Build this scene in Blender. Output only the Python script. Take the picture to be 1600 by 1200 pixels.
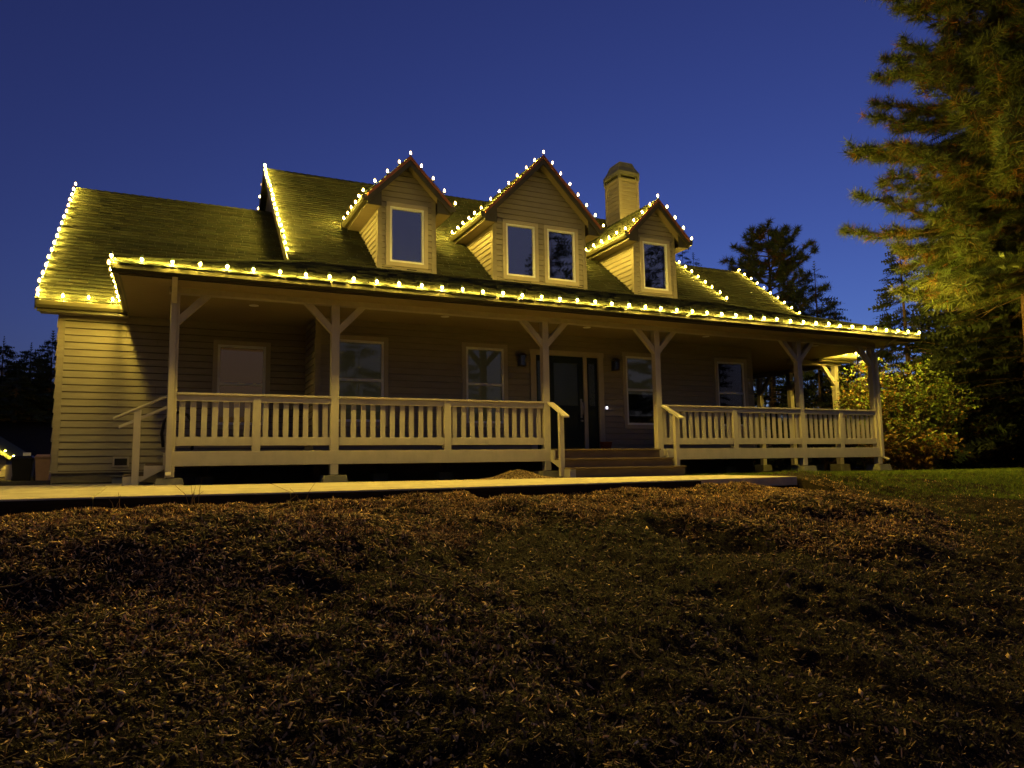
import bpy, math, random
import numpy as np
from mathutils import Matrix, Vector

for o in list(bpy.data.objects):
    bpy.data.objects.remove(o)
sc = bpy.context.scene
COL = sc.collection
rnd = random.Random(7)
rng = np.random.default_rng(11)
R = math.radians

# ------------------------------------------------------------------ camera
FPX, YAW, PIT, ROLL = 1133.717, .440235, .112499, -.0164112
fw = Vector((math.sin(YAW)*math.cos(PIT), math.cos(YAW)*math.cos(PIT), math.sin(PIT)))
rt = Vector((math.cos(YAW), -math.sin(YAW), 0))
up = rt.cross(fw)
r2 = math.cos(ROLL)*rt + math.sin(ROLL)*up
u2 = -math.sin(ROLL)*rt + math.cos(ROLL)*up
cd = bpy.data.cameras.new('camera')
cam = bpy.data.objects.new('camera', cd)
COL.objects.link(cam)
m = Matrix((r2, u2, -fw)).transposed().to_4x4()
cam.matrix_world = m
cd.sensor_width = 36
cd.lens = FPX/1600*36
cd.clip_start = .1
cd.clip_end = 2000
sc.camera = cam

# ------------------------------------------------------------------ sky and dusk light
w = bpy.data.worlds.new('World')
sc.world = w
w.use_nodes = True
nt = w.node_tree
bg = nt.nodes['Background']
sky = nt.nodes.new('ShaderNodeTexSky')
sky.sky_type = 'NISHITA'
sky.sun_disc = False
SUN_EL, SUN_AZ = -3.5, 50.0          # the sun has set behind the house
sky.sun_elevation = R(SUN_EL)
sky.sun_rotation = R(SUN_AZ)
sky.ozone_density = 4.0
sky.altitude = 300
tnt = nt.nodes.new('ShaderNodeMix')
tnt.data_type = 'RGBA'
tnt.blend_type = 'MULTIPLY'
tnt.inputs[0].default_value = 1
tnt.inputs[7].default_value = (1.0, 1.0, .95, 1)
nt.links.new(sky.outputs[0], tnt.inputs[6])
nt.links.new(tnt.outputs[2], bg.inputs[0])
bg.inputs[1].default_value = 2.65
sl = bpy.data.lights.new('fill_sun', 'SUN')   # weak wide fill lamp added behind the viewer to lift the front walls
sl.energy = .13
sl.angle = R(120)
sl.color = (.92, .93, 1)
so = bpy.data.objects.new('fill_sun', sl)
COL.objects.link(so)
so.rotation_euler = (R(80), 0, R(-12))
sc.view_settings.view_transform = 'Standard'
sc.view_settings.look = 'None'
sc.view_settings.exposure = 0
sc.view_settings.gamma = 1
sc.render.engine = 'CYCLES'
sc.cycles.use_denoising = True
sc.cycles.use_light_tree = True
sc.cycles.adaptive_threshold = .02
sc.cycles.max_bounces = 5
sc.cycles.diffuse_bounces = 2
sc.cycles.transparent_max_bounces = 6
sc.cycles.sample_clamp_indirect = 4
sc.cycles.caustics_reflective = False
sc.cycles.caustics_refractive = False

BULB_POWER = 3400.0        # bulbs standing upright on rakes and dormers
EAVE_POWER = 10500.0       # bulbs clipped to the eave gutters, hooded and aimed down
BULB_COLOR = (1, .69, .085)

# ------------------------------------------------------------------ materials
def new_mat(name):
    mt = bpy.data.materials.new(name)
    mt.use_nodes = True
    t = mt.node_tree
    return mt, t, t.nodes['Principled BSDF']

def noise(t, scale, detail=4, rough=.6, stretch=None, coord='Object'):
    tc = t.nodes.new('ShaderNodeTexCoord')
    n = t.nodes.new('ShaderNodeTexNoise')
    n.inputs['Scale'].default_value = scale
    n.inputs['Detail'].default_value = detail
    n.inputs['Roughness'].default_value = rough
    if stretch:
        mp = t.nodes.new('ShaderNodeMapping')
        mp.inputs['Scale'].default_value = stretch
        t.links.new(tc.outputs[coord], mp.inputs[0])
        t.links.new(mp.outputs[0], n.inputs['Vector'])
    else:
        t.links.new(tc.outputs[coord], n.inputs['Vector'])
    return n

def ramp(t, src, stops):
    r = t.nodes.new('ShaderNodeValToRGB')
    cr = r.color_ramp
    while len(cr.elements) < len(stops):
        cr.elements.new(.5)
    for e, (p, c) in zip(cr.elements, stops):
        e.position = p
        e.color = (*c, 1)
    t.links.new(src, r.inputs[0])
    return r

def bump(t, b, src, strength, dist=.01):
    bp = t.nodes.new('ShaderNodeBump')
    bp.inputs['Strength'].default_value = strength
    bp.inputs['Distance'].default_value = dist
    t.links.new(src, bp.inputs['Height'])
    t.links.new(bp.outputs[0], b.inputs['Normal'])

def paint(name, col, var=.12, rough=.55, scale=3, grain=(1, 1, 1), bumpy=.25, spec=.3):
    mt, t, b = new_mat(name)
    n = noise(t, scale, 5, .65, grain)
    lo = tuple(c*(1-var) for c in col)
    hi = tuple(min(1, c*(1+var)) for c in col)
    r = ramp(t, n.outputs[0], [(.3, lo), (.72, hi)])
    t.links.new(r.outputs[0], b.inputs['Base Color'])
    b.inputs['Roughness'].default_value = rough
    b.inputs['Specular IOR Level'].default_value = spec
    n2 = noise(t, scale*14, 3, .6, grain)
    bump(t, b, n2.outputs[0], bumpy, .004)
    return mt

def tinted(name, col, rough=.8, scale=20, spec=.2, bumpy=.4, trans=0):
    """base colour times the per-piece tint stored on the mesh"""
    mt, t, b = new_mat(name)
    a = t.nodes.new('ShaderNodeVertexColor')
    a.layer_name = 'tint'
    mx = t.nodes.new('ShaderNodeMix')
    mx.data_type = 'RGBA'
    mx.blend_type = 'MULTIPLY'
    mx.inputs[0].default_value = 1
    mx.inputs[6].default_value = (*col, 1)
    t.links.new(a.outputs[0], mx.inputs[7])
    n = noise(t, scale, 3)
    mx2 = t.nodes.new('ShaderNodeMix')
    mx2.data_type = 'RGBA'
    mx2.blend_type = 'MULTIPLY'
    mx2.inputs[0].default_value = .5
    t.links.new(mx.outputs[2], mx2.inputs[6])
    r = ramp(t, n.outputs[0], [(.25, (.55, .55, .55)), (.75, (1.3, 1.3, 1.3))])
    t.links.new(r.outputs[0], mx2.inputs[7])
    t.links.new(mx2.outputs[2], b.inputs['Base Color'])
    b.inputs['Roughness'].default_value = rough
    b.inputs['Specular IOR Level'].default_value = spec
    if bumpy:
        bump(t, b, n.outputs[0], bumpy, .006)
    return mt

M = {}
M['siding'] = paint('siding_paint', (.275, .243, .20), .12, .6, 2.5, (1, 1, 6), .2)
M['core'] = paint('wall_core', (.14, .115, .09), .1, .8)
M['trim'] = paint('trim_paint', (.42, .37, .31), .07, .5, 4, (1, 1, 1), .15)
M['porch'] = paint('porch_paint', (.47, .425, .385), .09, .5, 3, (2, 2, 1), .2)
M['vinyl'] = paint('white_vinyl', (.80, .81, .82), .04, .35, 4, (1, 1, 1), .05)
M['gutter'] = paint('gutter_metal', (.060, .054, .026), .10, .4, 2, (.3, 1, 1), .08, .5)
M['soffit'] = paint('soffit_paint', (.26, .21, .15), .08, .6, 2, (1, 8, 1), .1)
M['drip'] = paint('red_brown_drip_edge', (.30, .10, .035), .2, .4, 8, (1, 1, 1), .1, .5)
M['metal_dark'] = paint('dark_metal', (.05, .05, .042), .25, .45, 5, (1, 1, 1), .2, .5)
M['capmetal'] = paint('chimney_cap_metal', (.13, .13, .09), .25, .5, 4, (1, 1, 1), .2, .5)
M['concrete'] = paint('concrete', (.40, .355, .28), .22, .85, 3, (1, 1, 1), .5, .2)
M['block'] = paint('pier_concrete', (.22, .21, .17), .25, .9, 6, (1, 1, 1), .6, .2)
M['foundation'] = paint('foundation_concrete', (.20, .175, .13), .2, .9, 4, (1, 1, 1), .5, .2)
M['deck'] = paint('deck_wood', (.16, .115, .075), .25, .7, 3, (1, 12, 1), .5)
M['step'] = paint('stained_step_wood', (.17, .125, .08), .22, .7, 3, (1, 9, 9), .4)
M['door'] = paint('dark_green_door', (.012, .022, .014), .15, .45, 4, (4, 4, 1), .1)
M['joist'] = paint('joist_wood', (.07, .05, .035), .3, .9)
M['edge'] = paint('dark_shade_soil', (.020, .015, .010), .4, .9, 4, (1, 6, 6), .6, .1)  # near-black colour standing in for shade and soil on the slab front
M['porch_gutter'] = paint('shaded_gutter_metal', (.020, .0185, .009), .15, .5, 2, (.3, 1, 1), .08, .3)  # same paint as the other gutters, darkened to paint the dim front face
M['wire'] = paint('green_wire', (.015, .03, .015), .2, .6)
M['black'] = paint('black_plastic', (.012, .012, .012), .3, .5)
M['brownbin'] = paint('brown_plastic', (.32, .20, .15), .2, .5)
M['grey'] = paint('grey_plastic', (.25, .26, .24), .1, .5)
M['terracotta'] = paint('terracotta', (.24, .065, .02), .2, .8)
M['bark'] = paint('bark', (.085, .055, .035), .45, .95, 5, (3, 3, .6), 1.0, .1)
M['twig'] = paint('twig_bark', (.14, .095, .055), .3, .9, 8, (1, 1, 1), .4, .1)
M['steel'] = paint('brushed_handle', (.45, .42, .38), .1, .3, 10, (1, 1, 1), .05, .6)
M['steel'].node_tree.nodes['Principled BSDF'].inputs['Metallic'].default_value = .8
M['shingle'] = tinted('asphalt_shingle', (.035, .038, .024), .9, 60, .15, .6)
M['needle'] = tinted('pine_needles', (.115, .135, .040), .6, 3, .25, 0)
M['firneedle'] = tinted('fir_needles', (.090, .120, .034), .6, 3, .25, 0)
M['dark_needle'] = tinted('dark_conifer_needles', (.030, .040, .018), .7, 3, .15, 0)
M['leaf'] = tinted('shrub_leaves', (.13, .185, .03), .5, 6, .3, 0)
M['grass'] = tinted('grass_blades', (.10, .16, .018), .6, 4, .2, 0)
M['chip'] = tinted('wood_chips', (.60, .40, .185), .75, 8, .25, 0)
M['twine'] = tinted('dry_twigs', (.26, .18, .09), .8, 8, .2, 0)

def blind_mat(name, col, glow=None):
    mt, t, b = new_mat(name)
    n = noise(t, 3, 2, .5, (1, 1, 30))
    r = ramp(t, n.outputs[0], [(.3, tuple(c*.9 for c in col)), (.7, tuple(c*1.1 for c in col))])
    t.links.new(r.outputs[0], b.inputs['Base Color'])
    b.inputs['Roughness'].default_value = .85
    if glow:
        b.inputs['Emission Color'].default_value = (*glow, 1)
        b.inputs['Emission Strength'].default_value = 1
    return mt
M['blind'] = blind_mat('glowing_grey_blind', (.45, .43, .34), (.014, .010, .0045))  # faint room light put into the blind as emission
M['blind_lit'] = blind_mat('lamp_lit_blind', (.07, .045, .025), (.050, .022, .0075))  # lamplight behind the shade put in as emission, no lamp inside
M['pale_blind'] = blind_mat('pale_blind', (.72, .72, .78))
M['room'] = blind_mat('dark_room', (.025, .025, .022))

def glass_mat(name, tint, refl=.5, rough=.02):
    mt = bpy.data.materials.new(name)
    mt.use_nodes = True
    t = mt.node_tree
    t.nodes.clear()
    out = t.nodes.new('ShaderNodeOutputMaterial')
    tr = t.nodes.new('ShaderNodeBsdfTransparent')
    tr.inputs[0].default_value = (*tint, 1)
    gl = t.nodes.new('ShaderNodeBsdfGlossy')
    gl.inputs['Roughness'].default_value = rough
    gl.inputs['Color'].default_value = (.95, .95, .95, 1)
    fr = t.nodes.new('ShaderNodeFresnel')
    fr.inputs[0].default_value = 1.55
    mul = t.nodes.new('ShaderNodeMath')
    mul.operation = 'ADD'
    mul.inputs[1].default_value = refl
    mul.use_clamp = True
    t.links.new(fr.outputs[0], mul.inputs[0])
    n = noise(t, 1.3, 1)
    bp = t.nodes.new('ShaderNodeBump')
    bp.inputs['Strength'].default_value = .04
    bp.inputs['Distance'].default_value = .02
    t.links.new(n.outputs[0], bp.inputs['Height'])
    t.links.new(bp.outputs[0], gl.inputs['Normal'])
    mx = t.nodes.new('ShaderNodeMixShader')
    t.links.new(mul.outputs[0], mx.inputs[0])
    t.links.new(tr.outputs[0], mx.inputs[1])
    t.links.new(gl.outputs[0], mx.inputs[2])
    t.links.new(mx.outputs[0], out.inputs[0])
    return mt
M['glass'] = glass_mat('window_glass', (.8, .85, .8), .05)
M['glass_dark'] = glass_mat('dormer_glass', (.75, .8, .8), .36)
M['door_glass'] = glass_mat('leaded_door_glass', (.45, .5, .3), .10, .25)

def emit_mat(name, col, s):
    mt = bpy.data.materials.new(name)
    mt.use_nodes = True
    t = mt.node_tree
    t.nodes.clear()
    out = t.nodes.new('ShaderNodeOutputMaterial')
    e = t.nodes.new('ShaderNodeEmission')
    e.inputs[0].default_value = (*col, 1)
    e.inputs[1].default_value = s
    t.links.new(e.outputs[0], out.inputs[0])
    return mt
M['bulb'] = emit_mat('warm_bulb', BULB_COLOR, BULB_POWER)
M['eave_bulb'] = emit_mat('warm_eave_bulb', BULB_COLOR, EAVE_POWER)
mt = bpy.data.materials.new('amber_bulb_glass')
mt.use_nodes = True
t = mt.node_tree
t.nodes.clear()
o_ = t.nodes.new('ShaderNodeOutputMaterial')
tr_ = t.nodes.new('ShaderNodeBsdfTransparent')
e_ = t.nodes.new('ShaderNodeEmission')
e_.inputs[0].default_value = (1, .62, .12, 1)
e_.inputs[1].default_value = 1.1
ad_ = t.nodes.new('ShaderNodeAddShader')
t.links.new(tr_.outputs[0], ad_.inputs[0])
t.links.new(e_.outputs[0], ad_.inputs[1])
t.links.new(ad_.outputs[0], o_.inputs[0])
mt.cycles.emission_sampling = 'NONE'
M['bulb_glass'] = mt
M['bell'] = emit_mat('doorbell_glow', (.85, .8, 1), 3)
M['lantern_glass'] = glass_mat('lantern_glass', (.6, .6, .5), .08, .15)

# ------------------------------------------------------------------ mesh helpers
class MB:
    def __init__(s):
        s.v = []
        s.f = []
        s.tint = None
    def poly(s, pts, faces):
        o = len(s.v)
        s.v += [tuple(p) for p in pts]
        s.f += [tuple(i+o for i in f) for f in faces]
    def box(s, x0, x1, y0, y1, z0, z1):
        s.poly([(x0, y0, z0), (x1, y0, z0), (x1, y1, z0), (x0, y1, z0), (x0, y0, z1), (x1, y0, z1), (x1, y1, z1), (x0, y1, z1)],
               [(3, 2, 1, 0), (4, 5, 6, 7), (0, 1, 5, 4), (1, 2, 6, 5), (2, 3, 7, 6), (3, 0, 4, 7)])
        return s
    def prism(s, a, b):
        """closed solid between two equal rings of points"""
        n = len(a)
        s.poly(list(a)+list(b), [tuple(range(n))[::-1], tuple(range(n, 2*n))] +
               [(i, (i+1) % n, n+(i+1) % n, n+i) for i in range(n)])
        return s
    def tube(s, pts, rad, n=6, cap=True):
        pts = [Vector(p) for p in pts]
        if not isinstance(rad, (list, tuple)):
            rad = [rad]*len(pts)
        rings = []
        prev = None
        for i, p in enumerate(pts):
            d = (pts[min(i+1, len(pts)-1)]-pts[max(i-1, 0)])
            if d.length < 1e-9:
                d = Vector((0, 0, 1))
            d.normalize()
            a = prev if prev is not None else (Vector((1, 0, 0)) if abs(d.x) < .8 else Vector((0, 1, 0)))
            a = (a-d*a.dot(d))
            a.normalize()
            prev = a
            b = d.cross(a)
            rings.append([p+(a*math.cos(k*2*math.pi/n)+b*math.sin(k*2*math.pi/n))*rad[i] for k in range(n)])
        o = len(s.v)
        for r_ in rings:
            s.v += [tuple(p) for p in r_]
        for i in range(len(rings)-1):
            for k in range(n):
                s.f.append((o+i*n+k, o+i*n+(k+1) % n, o+(i+1)*n+(k+1) % n, o+(i+1)*n+k))
        if cap:
            s.f.append(tuple(o+k for k in range(n))[::-1])
            s.f.append(tuple(o+(len(rings)-1)*n+k for k in range(n)))
        return s
    def lathe(s, prof, c, n=16):
        o = len(s.v)
        for r_, z in prof:
            for k in range(n):
                s.v.append((c[0]+r_*math.cos(k*2*math.pi/n), c[1]+r_*math.sin(k*2*math.pi/n), c[2]+z))
        for i in range(len(prof)-1):
            for k in range(n):
                s.f.append((o+i*n+k, o+i*n+(k+1) % n, o+(i+1)*n+(k+1) % n, o+(i+1)*n+k))
        s.f.append(tuple(o+k for k in range(n))[::-1])
        s.f.append(tuple(o+(len(prof)-1)*n+k for k in range(n)))
        return s
    def mesh(s, name, mat):
        me = bpy.data.meshes.new(name)
        me.from_pydata(s.v, [], s.f)
        me.materials.append(mat)
        me.validate()
        return me
    def build(s, name, mat, parent=None, bevel=0):
        return link(name, s.mesh(name, mat), parent, bevel)

def link(name, me, parent=None, bevel=0, loc=None):
    o = bpy.data.objects.new(name, me)
    COL.objects.link(o)
    if loc is not None:
        o.location = loc
    if parent is not None:
        o.parent = parent
        off = parent.get('_base')
        if off is not None:
            o.matrix_parent_inverse = Matrix.Translation(-Vector(off))
    if bevel:
        b = o.modifiers.new('bevel', 'BEVEL')
        b.width = bevel
        b.segments = 2
        b.limit_method = 'ANGLE'
    return o

def thing(name, label, cat, loc=(0, 0, 0), group=None, kind=None):
    o = bpy.data.objects.new(name, None)
    COL.objects.link(o)
    o.location = loc
    o['_base'] = tuple(loc)
    tag(o, label, cat, group, kind)
    return o

def tag(o, label=None, cat=None, group=None, kind=None):
    if label:
        o['label'] = label
    if cat:
        o['category'] = cat
    if group:
        o['group'] = group
    if kind:
        o['kind'] = kind
    return o

def np_mesh(name, verts, faces_k, k, mat, tint=None):
    """verts (N,3); faces all k-gons (F,k); tint (N,3) stored as colour attribute"""
    me = bpy.data.meshes.new(name)
    me.vertices.add(len(verts))
    me.vertices.foreach_set('co', np.ascontiguousarray(verts, np.float32).ravel())
    F = len(faces_k)
    me.loops.add(F*k)
    me.loops.foreach_set('vertex_index', np.ascontiguousarray(faces_k, np.int32).ravel())
    me.polygons.add(F)
    me.polygons.foreach_set('loop_start', np.arange(0, F*k, k, dtype=np.int32))
    me.update(calc_edges=True)
    if tint is not None:
        a = me.color_attributes.new('tint', 'FLOAT_COLOR', 'POINT')
        c = np.ones((len(verts), 4), np.float32)
        c[:, :3] = tint
        a.data.foreach_set('color', c.ravel())
    me.materials.append(mat)
    return me

# ------------------------------------------------------------------ numeric helpers
def hash2(i, j, s):
    h = (i.astype(np.int64)*374761393 + j.astype(np.int64)*668265263 + s*1442695041) & 0xffffffff
    h = ((h ^ (h >> 13))*1274126177) & 0xffffffff
    return ((h ^ (h >> 16)) & 0xffff)/65535.

def vnoise(x, y, s=0):
    i = np.floor(x)
    j = np.floor(y)
    fx = x-i
    fy = y-j
    fx = fx*fx*(3-2*fx)
    fy = fy*fy*(3-2*fy)
    a = hash2(i, j, s)
    b = hash2(i+1, j, s)
    c = hash2(i, j+1, s)
    d = hash2(i+1, j+1, s)
    return (a*(1-fx)+b*fx)*(1-fy)+(c*(1-fx)+d*fx)*fy-.5

def sstep(a, b, x):
    t = np.clip((x-a)/(b-a), 0, 1)
    return t*t*(3-2*t)

EDGE = np.array([(-40, 7.4), (-3, 7.3), (-.3, 7.0), (.9, 6.5), (2.1, 6.9), (3.7, 8.0), (5.2, 7.5), (6.2, 6.1), (7.5, 5.8), (9.3, 6.6), (10.6, 8.0), (11.6, 9.6), (12.5, 11.5), (60, 14)])

def ground_z(x, y, fine=True):
    x = np.asarray(x, float)
    y = np.asarray(y, float)
    t = np.clip(y, -12, 9.8)+.10*np.clip(x-8, 0, 12)
    z = np.interp(t, [-12, 0, 2.2, 5.2, 7.0, 9.8, 14], [-2.6, -2.0, -1.70, -1.08, -.85, -.56, -.33])
    ye = np.interp(x, EDGE[:, 0], EDGE[:, 1])+.5*vnoise(x*.9, y*.9, 3)
    near = sstep(-.75, .35, y-ye)*sstep(11.0, 8.6, x+.0*y)
    z = z+.15*near
    # heaps of mulch
    for cx, cy, sx, sy, h in ((.5, 7.6, 1.5, .7, .20), (-.2, 6.3, 1.5, .35, -.08), (3.0, 8.6, 1.5, .6, .10), (8.3, 7.6, 2.0, .7, .13), (-2.2, 8.3, 1.2, .7, .10), (5.6, 8.7, 1.2, .4, .06), (-1.6, 5.6, .9, .6, -.16), (4.2, 4.6, 1.2, .8, -.07)):
        z = z+h*np.exp(-((x-cx)/sx)**2-((y-cy)/sy)**2)
    # level ground round the house, falling in behind the walkway front
    lvl = -.24-.004*np.clip(x, -5, 20)
    k = np.where(x < 10.42, sstep(9.88, 9.98, y), sstep(8.3, 10.4, y))
    z = z*(1-k)+(lvl-.20*(x < 10.40)*(y < 11.8))*k
    # wooded bank far behind on the left, gentle rise elsewhere
    hill = sstep(34, 74, y)*sstep(14, -6, x)*6.5
    z = z+hill
    if fine:
        wgt = np.where(x < 10.5, sstep(10.0, 9.85, y), sstep(12.5, 9.9, y))*sstep(16, 12, x)
        am = wgt*(.55+.45*sstep(-.6, .6, vnoise(x*.6, y*.6, 9)))
        z = z+am*(.17*vnoise(x*1.1, y*1.1, 1)+(.10+.03*near)*vnoise(x*2.7, y*2.7, 2)+(.055+.015*near)*vnoise(x*6.5, y*6.5, 4)+.03*vnoise(x*15, y*15, 5)+.020*vnoise(x*34, y*34, 6))
        # wheel ruts running away on the right
        for rx in (2.35, 3.75):
            d = x-(rx+.62*(y-4))+.12*vnoise(x*.8, y*.8, 17)
            z = z-.075*np.exp(-(d/.17)**2)*sstep(1.0, 2.0, y)*sstep(7.6, 5.8, y)
        z = z+.012*vnoise(x*8, y*8, 8)*(1-wgt)*(y < 25)*(y > 12.3)
    # the bed stays below the walkway edge
    lim = np.interp(x, [-12, -1.7, 1.4, 4.6, 10.4], [-.275, -.277, -.290, -.291, -.272])-np.interp(x, [-2, 0, 2.5, 6, 8.5, 9.6], [.19, .16, .11, .08, .05, -.02])
    c = (x < 10.6)*sstep(8.9, 9.5, y)*(y < 9.95)
    z = np.where(c > 0, z*(1-c)+np.minimum(z, lim+.10*vnoise(x*1.3, y*1.3, 14)+.04*vnoise(x*5, y*5, 12))*c, z)
    return z

# ================================================================== THE GROUND
def lines(segs):
    out = []
    for a, b, st in segs:
        n = max(1, int(round((b-a)/st)))
        out += list(np.linspace(a, b, n, endpoint=False))
    out.append(segs[-1][1])
    return np.array(out)
gx = lines([(-600, -60, 60), (-60, -10, 5), (-10, -4, .3), (-4, 12, .04), (12, 22, .15), (22, 60, 2), (60, 600, 60)])
gy = lines([(-500, -20, 60), (-20, 1.4, 1.5), (1.4, 6, .03), (6, 10, .04), (10, 16, .15), (16, 80, 2), (80, 900, 60)])
GX, GY = np.meshgrid(gx, gy)
GZ = ground_z(GX, GY)
nx, ny = len(gx), len(gy)
idx = np.arange(nx*ny).reshape(ny, nx)
quads = np.stack([idx[:-1, :-1], idx[:-1, 1:], idx[1:, 1:], idx[1:, :-1]], -1).reshape(-1, 4)

mt, t, b = new_mat('mulch_ground')
n1 = noise(t, 9, 6, .7)
n2 = noise(t, 70, 4, .7, (1, 2.5, 1))
n3 = noise(t, .8, 3, .6)
c1 = ramp(t, n2.outputs[0], [(.30, (.008, .006, .004)), (.52, (.024, .017, .010)), (.75, (.055, .037, .019))])
c2 = ramp(t, n1.outputs[0], [(.35, (.5, .5, .5)), (.7, (1.2, 1.15, 1.05))])
mx = t.nodes.new('ShaderNodeMix')
mx.data_type = 'RGBA'
mx.blend_type = 'MULTIPLY'
mx.inputs[0].default_value = 1
t.links.new(c1.outputs[0], mx.inputs[6])
t.links.new(c2.outputs[0], mx.inputs[7])
t.links.new(mx.outputs[2], b.inputs['Base Color'])
b.inputs['Roughness'].default_value = .95
b.inputs['Specular IOR Level'].default_value = .1
bump(t, b, n2.outputs[0], .9, .02)
M['mulch'] = mt
g = link('ground', np_mesh('ground', np.stack([GX.ravel(), GY.ravel(), GZ.ravel()], 1), quads, 4, M['mulch']))
for p in g.data.polygons:
    p.use_smooth = True
tag(g, 'dark earth and mulch sloping down from the walkway', kind='structure')

# ------------------------------------------------------------------ walkway of concrete slabs
def walk_front(x):
    return float(np.interp(x, [-12, -1.7, 1.4, 4.6, 10.4], [-.275, -.277, -.290, -.291, -.272]))
def walk_back(x):
    return float(np.interp(x, [-12, 0, 10.4], [-.20, -.205, -.255]))
walk = thing('walkway', 'pale concrete walkway running along the front of the porch', None, (4, 11, -.3), kind='structure')
x = -12.0
while x < 10.35:
    x1 = min(x+2.24, 10.42)
    a, bb = x+.005, x1-.005
    top = [(a, 9.9, walk_front(a)), (bb, 9.9, walk_front(bb)), (bb, 11.95, walk_back(bb)), (a, 11.95, walk_back(a))]
    bot = [(p[0], p[1], p[2]-.16) for p in top]
    MB().prism(bot, top).build('slab', M['concrete'], walk, .012)
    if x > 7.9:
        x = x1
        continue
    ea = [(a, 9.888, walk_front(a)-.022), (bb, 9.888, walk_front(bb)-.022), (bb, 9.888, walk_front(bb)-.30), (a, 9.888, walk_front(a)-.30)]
    MB().prism([(p[0], 9.862, p[2]) for p in ea], ea).build('shade_strip', M['edge'], walk)  # dark strip added to paint the shaded, soiled slab front
    x = x1
for (a, bb) in ((-12, -7.0), (-6.99, -2.2), (-2.19, .2)):
    top = [(a, 11.96, walk_back(a)-.004), (bb, 11.96, walk_back(bb)-.004), (bb, 15.0, -.196), (a, 15.0, -.196)]
    if bb < -3:
        top[2] = (bb, 24, -.19)
        top[3] = (a, 24, -.19)
    bot = [(p[0], p[1], p[2]-.15) for p in top]
    MB().prism(bot, top).build('slab', M['concrete'], walk, .01)

# ================================================================== THE HOUSE
C = 8.2
DECK = .32
house = thing('house', 'long tan house with three gabled dormers and a full-width front porch', 'house', (C, 14.5, -.22))
COURSE = .134

def FR(Y):
    return lambda u, n, z: (u, Y-n, z)
def LF(X):
    return lambda u, n, z: (X-n, u, z)
def RF(X):
    return lambda u, n, z: (X+n, u, z)

GAP = [.014]
def board(P, u0b, u1b, u0t, u1t, z0, z1, parent, mat='siding', name='siding_board', proud=.024):
    jit = rnd.uniform(-.002, .002)
    p0, p1 = proud+jit, .004+jit*.5
    if name == 'siding_board':
        u0b += (u0t-u0b)*.1
        u1b += (u1t-u1b)*.1
        z0 += min(GAP[0], (z1-z0)*.2)
    a = [P(u0b, 0, z0), P(u1b, 0, z0), P(u1t, 0, z1), P(u0t, 0, z1)]
    f = [P(u0b, p0, z0), P(u1b, p0, z0), P(u1t, p1, z1), P(u0t, p1, z1)]
    MB().prism(a, f).build(name, M[mat], parent)

def lap(P, u0, u1, z0, z1, parent, openings=(), L=None, Rr=None, course=COURSE):
    """courses of lap siding between z0 and z1, cut round openings and clipped by slanted ends"""
    n = int(math.ceil((z1-z0)/course))
    def seg(a0, b0, a1, b1, zz0, zz1):
        if b0-a0 > 2.2 and b1-a1 > 2.2:
            j = a0+(b0-a0)*rnd.uniform(.25, .75)
            board(P, a0, j-.002, a1, j-.002, zz0, zz1, parent)
            board(P, j+.002, b0, j+.002, b1, zz0, zz1, parent)
        else:
            board(P, a0, b0, a1, b1, zz0, zz1, parent)
    for i in range(n):
        a = z0+i*course
        bt = min(a+course, z1)
        l0, l1 = (L(a), L(bt)) if L else (u0, u0)
        r0, r1 = (Rr(a), Rr(bt)) if Rr else (u1, u1)
        l0, l1 = max(u0, l0), max(u0, l1)
        r0, r1 = min(u1, r0), min(u1, r1)
        if r0-l0 < .02:
            continue
        if r1 < l1:
            l1 = r1 = (l1+r1)/2
        cuts = sorted([o for o in openings if o[2] < bt-.005 and o[3] > a+.005])
        if not cuts:
            seg(l0, r0, l1, r1, a, bt)
            continue
        cur0, cur1 = l0, l1
        for (ou0, ou1, oz0, oz1) in cuts:
            if ou0-cur0 > .01:
                seg(cur0, ou0, cur1, ou0, a, bt)
            if oz0 > a+.015:
                board(P, ou0, ou1, ou0, ou1, a, oz0, parent)
            if oz1 < bt-.015:
                board(P, ou0, ou1, ou0, ou1, oz1, bt, parent)
            cur0 = cur1 = ou1
        if r0-cur0 > .01:
            seg(cur0, r0, cur1, r1, a, bt)

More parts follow.
